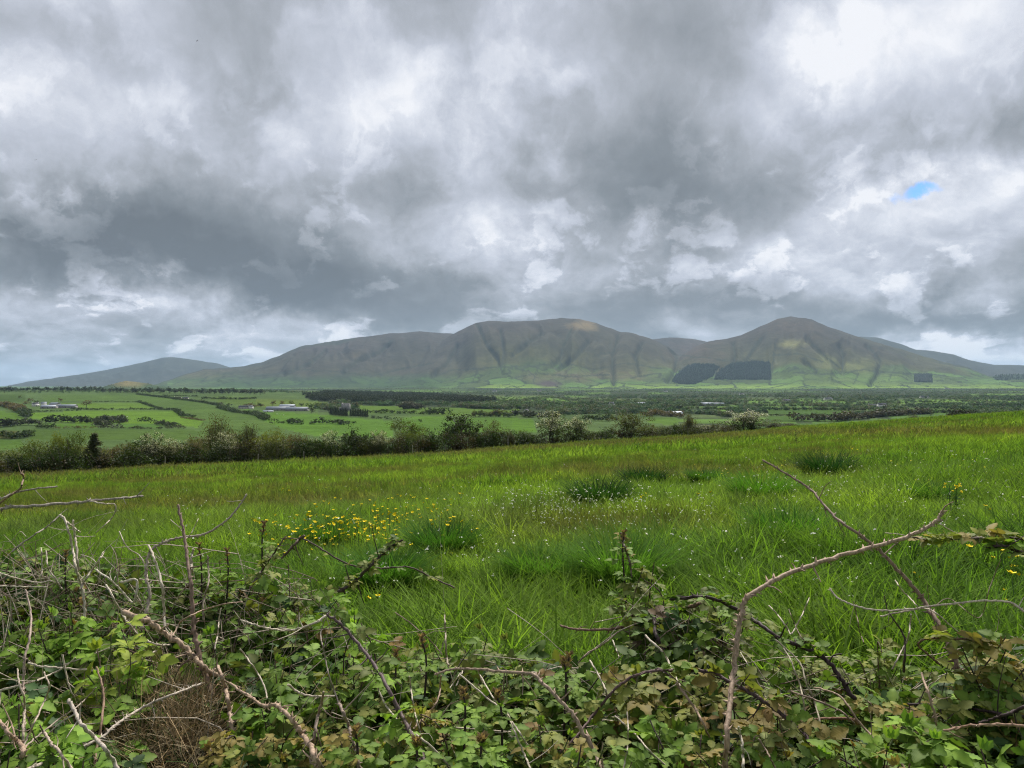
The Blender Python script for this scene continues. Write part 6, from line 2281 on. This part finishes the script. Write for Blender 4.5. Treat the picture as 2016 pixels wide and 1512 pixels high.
    (A_p([(-30, 1140), (20, 1130), (180, 1085), (300, 1030), (370, 975)]), 1.85, 1.95, 5, 3, PAL, 0, 'long pale cane rising right from the left edge'),
    (A_p([(140, 1000), (200, 1018), (300, 1025), (460, 1038), (560, 1035), (680, 985), (760, 940)]), 1.95, 2.0, 4, 3.5, PAL, 0, 'pale cane sagging across the yellow lime sprig'),
    (A_p([(335, 1183), (355, 1220), (400, 1300), (460, 1360), (520, 1430), (590, 1540)]), 1.5, 1.4, 7, 8, (.42, .36, .30), 0, 'thick pale broken cane pointing up left at the bottom'),
    (A_p([(990, 1097), (850, 1150), (700, 1215), (580, 1290), (480, 1370), (300, 1450), (100, 1530)]), 1.9, 1.4, 4.5, 6.5, (.42, .36, .29), .012, 'long pale thorny cane rising right over the brown straw'),
    (A_p([(-40, 1250), (0, 1290), (60, 1360), (110, 1410), (110, 1480), (95, 1560)]), 1.5, 1.4, 7, 11, (.36, .25, .18), .015, 'thick tan cane in the lower left corner'),
    (A_p([(112, 1410), (116, 1300), (120, 1180), (95, 1100), (85, 1030)]), 1.45, 1.6, 5, 3, (.38, .31, .24), 0, 'upright pale stem of the fan in the lower left corner'),
    (A_p([(112, 1415), (140, 1350), (200, 1220), (240, 1120), (215, 1045)]), 1.45, 1.65, 4, 3, (.36, .29, .22), 0, 'right leaning pale stem of the fan in the lower left corner'),
    (A_p([(112, 1420), (180, 1360), (280, 1280), (380, 1210), (470, 1120)]), 1.45, 1.75, 4, 2.5, (.33, .27, .21), 0, 'lowest pale stem of the fan in the lower left corner'),
    (A_p([(125, 645), (150, 760), (145, 880), (120, 980), (115, 1150), (118, 1330)]), 2.1, 1.7, 3.5, 6, (.34, .26, .21), .02, 'upright pinkish stem near the left edge'),
    (A_p([(470, 1020), (505, 1150), (490, 1320), (465, 1450), (460, 1540)]), 1.8, 1.5, 3.5, 6, (.22, .14, .09), .025, 'upright brown stem in front of the straw'),
    (A_p([(1055, 1020), (1095, 1110), (1115, 1220), (1130, 1345)]), 1.85, 1.75, 8, 7, (.36, .26, .185), .02, 'short thick tan cane right of the upright brown stem'),
    (A_p([(1120, 1098), (1220, 1170), (1290, 1210), (1345, 1205), (1400, 1255), (1460, 1330), (1520, 1430), (1570, 1560)]), 1.75, 1.45, 4, 13, (.38, .27, .19), .012, 'thick tan thorny cane curving down to the bottom left of the middle'),
    (A_p([(1575, 1140), (1560, 1210), (1540, 1290), (1520, 1400), (1515, 1480)]), 1.65, 1.5, 5, 8, (.29, .22, .17), 0, 'greyish stub joining the thick curving tan cane'),
    (A_p([(1400, 1108), (1480, 1155), (1575, 1162), (1625, 1160)]), 1.7, 1.65, 4.5, 3.5, PAL, 0, 'short bent pale stick above the thick curving cane'),
    (A_p([(1170, 935), (1240, 1030), (1285, 1110), (1300, 1170)]), 1.95, 1.85, 3, 3, PAL, 0, 'thin pale stem in the shaded hollow'),
    (A_p([(218, 1338), (250, 1390), (290, 1430), (360, 1530)]), 1.45, 1.4, 5, 6, (.42, .33, .26), 0, 'short pale cane at the bottom left'),
    (A_p([(-40, 560), (0, 565), (100, 595), (190, 610), (250, 600)]), 2.3, 2.3, 3.5, 3, PAL, 0, 'thin pale twig running in from the left edge'),
    (A_p([(-40, 625), (110, 630), (230, 632)]), 2.3, 2.3, 3.5, 2.5, PAL, 0, 'second pale twig close below it at the left edge'),
    (A_p([(470, 548), (540, 600), (600, 660), (650, 705), (665, 600), (590, 608)]), 2.3, 2.25, 3.5, 5, (.50, .45, .36), 0, 'knotted pale twig in the heart of the left tangle'),
    (A_p([(1180, 705), (1100, 712), (1000, 740), (940, 765), (880, 800), (840, 870)]), 2.1, 2.05, 2.5, 3.5, TAN, 0, 'thin tan twig crossing the upright brown stem'),
    (A_p([(1075, 735), (1065, 800), (1060, 860), (1045, 930)]), 2.1, 2.05, 2.5, 3, PAL, 0, 'thin pale twig in the shade right of the upright stem'),
    (A_p([(940, 445), (930, 500), (935, 560)]), 2.35, 2.3, 4, 5, PAL, 0, 'pale stub standing right of the upright brown stem'),
    (A_p([(1010, 480), (1015, 600), (990, 700), (990, 790)]), 2.35, 2.3, 3, 4, (.30, .25, .19), 0, 'slim greyish stem right of the pale stub'),
    (A_p([(200, 440), (205, 520), (200, 600)]), 2.5, 2.45, 2.5, 3, PAL, 0, 'short thin pale stick in the left tangle'),
    (A_p([(225, 455), (235, 540), (270, 590), (300, 640)]), 2.5, 2.4, 2.5, 3, PAL, 0, 'thin bent pale stick beside the short one'),
    (A_p([(580, 360), (620, 440), (690, 490), (720, 600)]), 2.45, 2.35, 2, 3, PAL, 0, 'thin yellowish twig above the heart of the tangle'),
    (A_p([(1590, 770), (1560, 860), (1580, 960), (1600, 1060), (1650, 1200)]), 1.9, 1.7, 2, 3, (.3, .25, .2), 0, 'thin stem hanging from the knot left of the middle'),
    (A_p([(965, 300), (930, 370), (900, 400)]), 2.35, 2.3, 1.5, 2, PAL, 0, 'fine twig on the upright brown stem near the curved branch'),
    (A_p([(830, 305), (880, 350), (895, 390)]), 2.35, 2.3, 1.5, 2, PAL, 0, 'fine twig joining the top of the upright brown stem'),
]
WP = {}
for i, (pts, d0, d1, w0, w1, col, th, lb) in enumerate(CANES):
    dead = col in (PAL, GRY) or th == 0
    WP[i] = cane(pts, d0, d1, w0, w1, col, th, lb, 'twig' if max(w0, w1) <= 3.5 else 'cane', 'dry_twig' if max(w0, w1) <= 3.5 else ('dry_cane' if dead else 'bramble_cane'))


# leaves growing on some of the living canes
def leafy(i, a, b, n, cols, ls, lb):
    W = WP[i]
    k0, k1 = int(a * (len(W) - 2)), int(b * (len(W) - 2))
    root = empty('leafy_shoot', tuple(W[k0]))
    tag(root, lb, 'leafy shoot')
    for k in range(n):
        q = rb.uniform(k0, k1)
        j = int(q)
        p = W[j] + (W[j + 1] - W[j]) * (q - j)
        an = rb.uniform(0, 2 * PI)
        o = link('leaf', LEAVES[rb.integers(12)] if rb.random() < .75 else YLEAVES[rb.integers(3)], root)
        M_ = orient(np.array([math.cos(an), math.sin(an) * .7, rb.uniform(-.2, .5)]), np.array([rb.normal() * .4, rb.normal() * .4 - .3, 1.0]))
        M_.translation = Vector(p - W[k0])
        o.matrix_local = M_ @ Matrix.Scale(ls * rb.uniform(.6, 1.1), 4)
        c = np.array(cols[rb.integers(len(cols))]) * rb.uniform(.75, 1.25)
        o.color = (*c, 1)


IDX = {c[-1]: i for i, c in enumerate(CANES)}


def li(start):
    return next(i for s_, i in IDX.items() if s_.startswith(start))


leafy(li('leafy brown cane coming'), .25, 1, 30, [GGR, BRG, BRZ], .85, 'grey bronze leaves along the cane entering above the field at the right')
leafy(li('dark lower branch'), 0, 1, 16, [GGR, GRN], .85, 'grey green leaves on the dark lower branch at the right edge')
leafy(li('hooked brown cane'), .55, 1, 18, [BRZ, BRG], .9, 'bronze leaves on the hooked brown cane')
leafy(li('dark leafy shoot rising'), .1, 1, 46, [GGR, DGR, BRG], .50, 'small crowded leaves on the dark shoot below the buttercups')
leafy(li('dark purple bramble cane'), .0, .75, 34, [GRN, GGR, DGR], .8, 'leaves along the dark purple cane behind the great arching one')
leafy(li('lower purple brown cane'), .1, .9, 22, [BRZ, BRG, GRN], .9, 'bronze leaves along the lower purple brown cane')
leafy(li('dark level cane above'), .1, 1, 18, [GRN, GGR], .8, 'green leaves on the dark level cane at the right')
leafy(li('dark slanting cane left'), .2, 1, 22, [GGR, BRG], .55, 'small withered leaves on the dark slanting cane')
leafy(li('brown withered stalk'), 0, .8, 20, [BRG, BRZ], .32, 'small withered leaves on the stalk above the tall bush')
leafy(li('dark cane rising to the right from'), .2, 1, 16, [BRG, GRN], .8, 'leaves on the dark cane rising right in the middle')
leafy(li('brown branch reaching left'), .55, 1, 20, [GGR, GRN], .9, 'leaves where the brown branch joins the tall bush')
leafy(li('dark purple grey cane'), .05, .8, 20, [GRN, GGR, LIME], .8, 'leaves along the dark falling cane left of the middle')
leafy(li('long thin dark cane'), .1, 1, 14, [BRG, GRN], .45, 'few small leaves on the long thin cane under the buttercups')

# ------------------------------------------------------------------ what nobody could count: undergrowth, straw, tangle
TOPX = [-100, 0, 200, 330, 500, 620, 690, 760, 860, 960, 1060, 1150, 1230, 1290, 1360, 1430, 1520, 1600, 1700, 1800, 1880, 1950, 2016, 2150]
TOPY = [1080, 1078, 1095, 1120, 1130, 1165, 1240, 1290, 1300, 1275, 1290, 1330, 1330, 1190, 1200, 1290, 1350, 1330, 1320, 1340, 1330, 1260, 1250, 1250]


def undergrowth():
    r = np.random.default_rng(9)
    n = 19000
    px = r.uniform(-120, 2140, n)
    top = np.interp(px, TOPX, TOPY)
    py = top + 22 + (1640 - top) * r.random(n) ** 1.25
    t_ = np.clip((py - top) / (1560 - top), 0, 1)
    dfar = np.interp(px, [0, 620, 800, 2016], [2.85, 2.6, 2.2, 2.15])
    d = dfar - (dfar - 1.45) * t_ + r.uniform(-.05, .35, n)
    x = (px - 1008) / FPX * d
    z = (HZ - py) / FPX * d
    g = H(x, d)
    k = (z > g) & (np.hypot((px - 330) / 105, (py - 1460) / 100) > 1) & (fbm(px / 55, py / 45, 88, 2) > .40)
    px, py, d, x, z = px[k], py[k], d[k], x[k], z[k]
    n = len(x)
    cols = np.array([DGR, GRN, (.040, .082, .028), GGR, BRG, (.12, .085, .05)])
    pr = r.choice(6, n, p=[.30, .30, .18, .10, .10, .02])
    tint = cols[pr] * r.uniform(.6, 1.2, n)[:, None]
    src = []
    for i in range(4):
        src.append(bramble_leaf(40 + i, 3).mesh('undergrowth_leaf_shape', m_leafi))
    rot = np.stack([r.normal(size=n) * .55, r.normal(size=n) * .55, r.uniform(0, 6.28, n)], 1)
    sc_ = np.repeat((r.uniform(.35, 1.1, n) * np.where(d < 1.8, .85, 1.0))[:, None], 3, 1)
    scatter('undergrowth', np.stack([x, d, z], 1), rot, sc_, rgba(tint), src, label='shaded mass of bramble leaves filling the hedge below the bushes', cat='undergrowth')
    # thin living stems of that mass
    ac = Acc()
    for k in range(900):
        i = r.integers(n)
        tip = np.array([x[i], d[i], z[i]])
        b = tip + np.array([r.normal() * .10, r.normal() * .08, -r.uniform(.12, .4)])
        ac.add(*tube(smooth_path([b, (b + tip) / 2 + r.normal(size=3) * .02, tip], 6), np.linspace(.0024, .0012, 6), 4))
    o = link('undergrowth_stems', ac.mesh('undergrowth_stems', m_cane, True))
    o.color = (.06, .045, .035, 1)
    tag(o, 'countless thin brown stems inside the hedge', 'stems', kind='stuff')


undergrowth()


def straw():
    r = np.random.default_rng(19)
    src = []
    for i in range(3):
        rr_ = np.random.default_rng(70 + i)
        ac = Acc()
        for k in range(26):
            c = np.array([rr_.normal() * .045, rr_.normal() * .045, rr_.uniform(0, .05)])
            an, el = rr_.uniform(0, 6.28), rr_.normal() * .5 + .25
            L_ = rr_.uniform(.05, .16)
            dd = np.array([math.cos(an) * math.cos(el), math.sin(an) * math.cos(el), math.sin(el)])
            e = c + dd * L_
            m_ = (c + e) / 2 + rr_.normal(size=3) * .012
            ac.add(*tube(smooth_path([c, m_, e], 5), [.0011, .0011, .001, .0009, .0006], 3), rr_.uniform(.2, .9))
        src.append(ac.mesh('straw_shape', m_straw))
    n = 470
    px = np.concatenate([r.normal(325, 48, 340), r.normal(190, 50, 50), r.uniform(0, 2016, 80)])
    py = np.concatenate([r.normal(1465, 40, 340), r.normal(1345, 40, 50), r.uniform(1460, 1600, 80)])
    d = np.concatenate([np.interp(py[:340], [1340, 1560], [2.15, 1.7]), np.full(50, 2.4), r.uniform(1.8, 2.1, 80)])
    x = (px - 1008) / FPX * d
    z = (HZ - py) / FPX * d
    g = H(x, d)
    z = np.maximum(z, g)
    tint = np.array([.42, .33, .21]) * r.uniform(.5, 1.15, n)[:, None]
    tint[r.random(n) < .2] = np.array([.06, .10, .03])
    rot = np.stack([r.normal(size=n) * .5, r.normal(size=n) * .5, r.uniform(0, 6.28, n)], 1)
    scatter('dry_straw', np.stack([x, d, z], 1), rot, np.repeat(r.uniform(.6, 1.0, n)[:, None], 3, 1), rgba(tint), src, label='matted brown straw and dead stems under the left brambles', cat='straw')
    # fine dead twigs tangled through the hedge
    for (nm, col, cnt, seed, lb) in (('pale_twig_tangle', (.46, .39, .30), 820, 1, 'tangle of countless fine pale dead twigs in the hedge'),
                                     ('brown_twig_tangle', (.19, .135, .10), 640, 2, 'tangle of countless fine brown twigs in the hedge')):
        r = np.random.default_rng(seed)
        ac = Acc()
        for k in range(cnt):
            left = r.random() < .55
            px = r.uniform(-40, 660) if left else r.uniform(640, 2060)
            top = np.interp(px, TOPX, TOPY)
            py = top - (30 if left else 12) + (1520 - top) * r.random() ** 1.2
            t_ = np.clip((py - top) / (1560 - top), 0, 1)
            d = (2.6 if left else 2.15) - (1.0 if left else .6) * t_ + r.uniform(-.1, .1)
            c = at(px, py, d)
            an = r.normal() * .75 + (PI / 2)
            L_ = r.uniform(.08, .30) if r.random() < .8 else r.uniform(.3, .5)
            dd = np.array([math.cos(an), r.normal() * .35, math.sin(an)])
            e = c - dd * L_
            m_ = (c + e) / 2 + r.normal(size=3) * L_ * .09
            rd = r.uniform(.0008, .0024)
            pth = smooth_path([c, m_, e], 7)
            ac.add(*tube(pth, np.linspace(rd * .5, rd, 7), 4))
            if r.random() < .5:
                j = r.integers(1, 5)
                e2 = pth[j] + (dd + r.normal(size=3) * .6) * L_ * .35
                ac.add(*tube(smooth_path([pth[j], (pth[j] + e2) / 2 + r.normal(size=3) * .006, e2], 4), np.linspace(rd * .6, rd * .3, 4), 3))
        o = link(nm, ac.mesh(nm, m_cane, True))
        o.color = (*col, 1)
        tag(o, lb, 'twigs', kind='stuff')


straw()
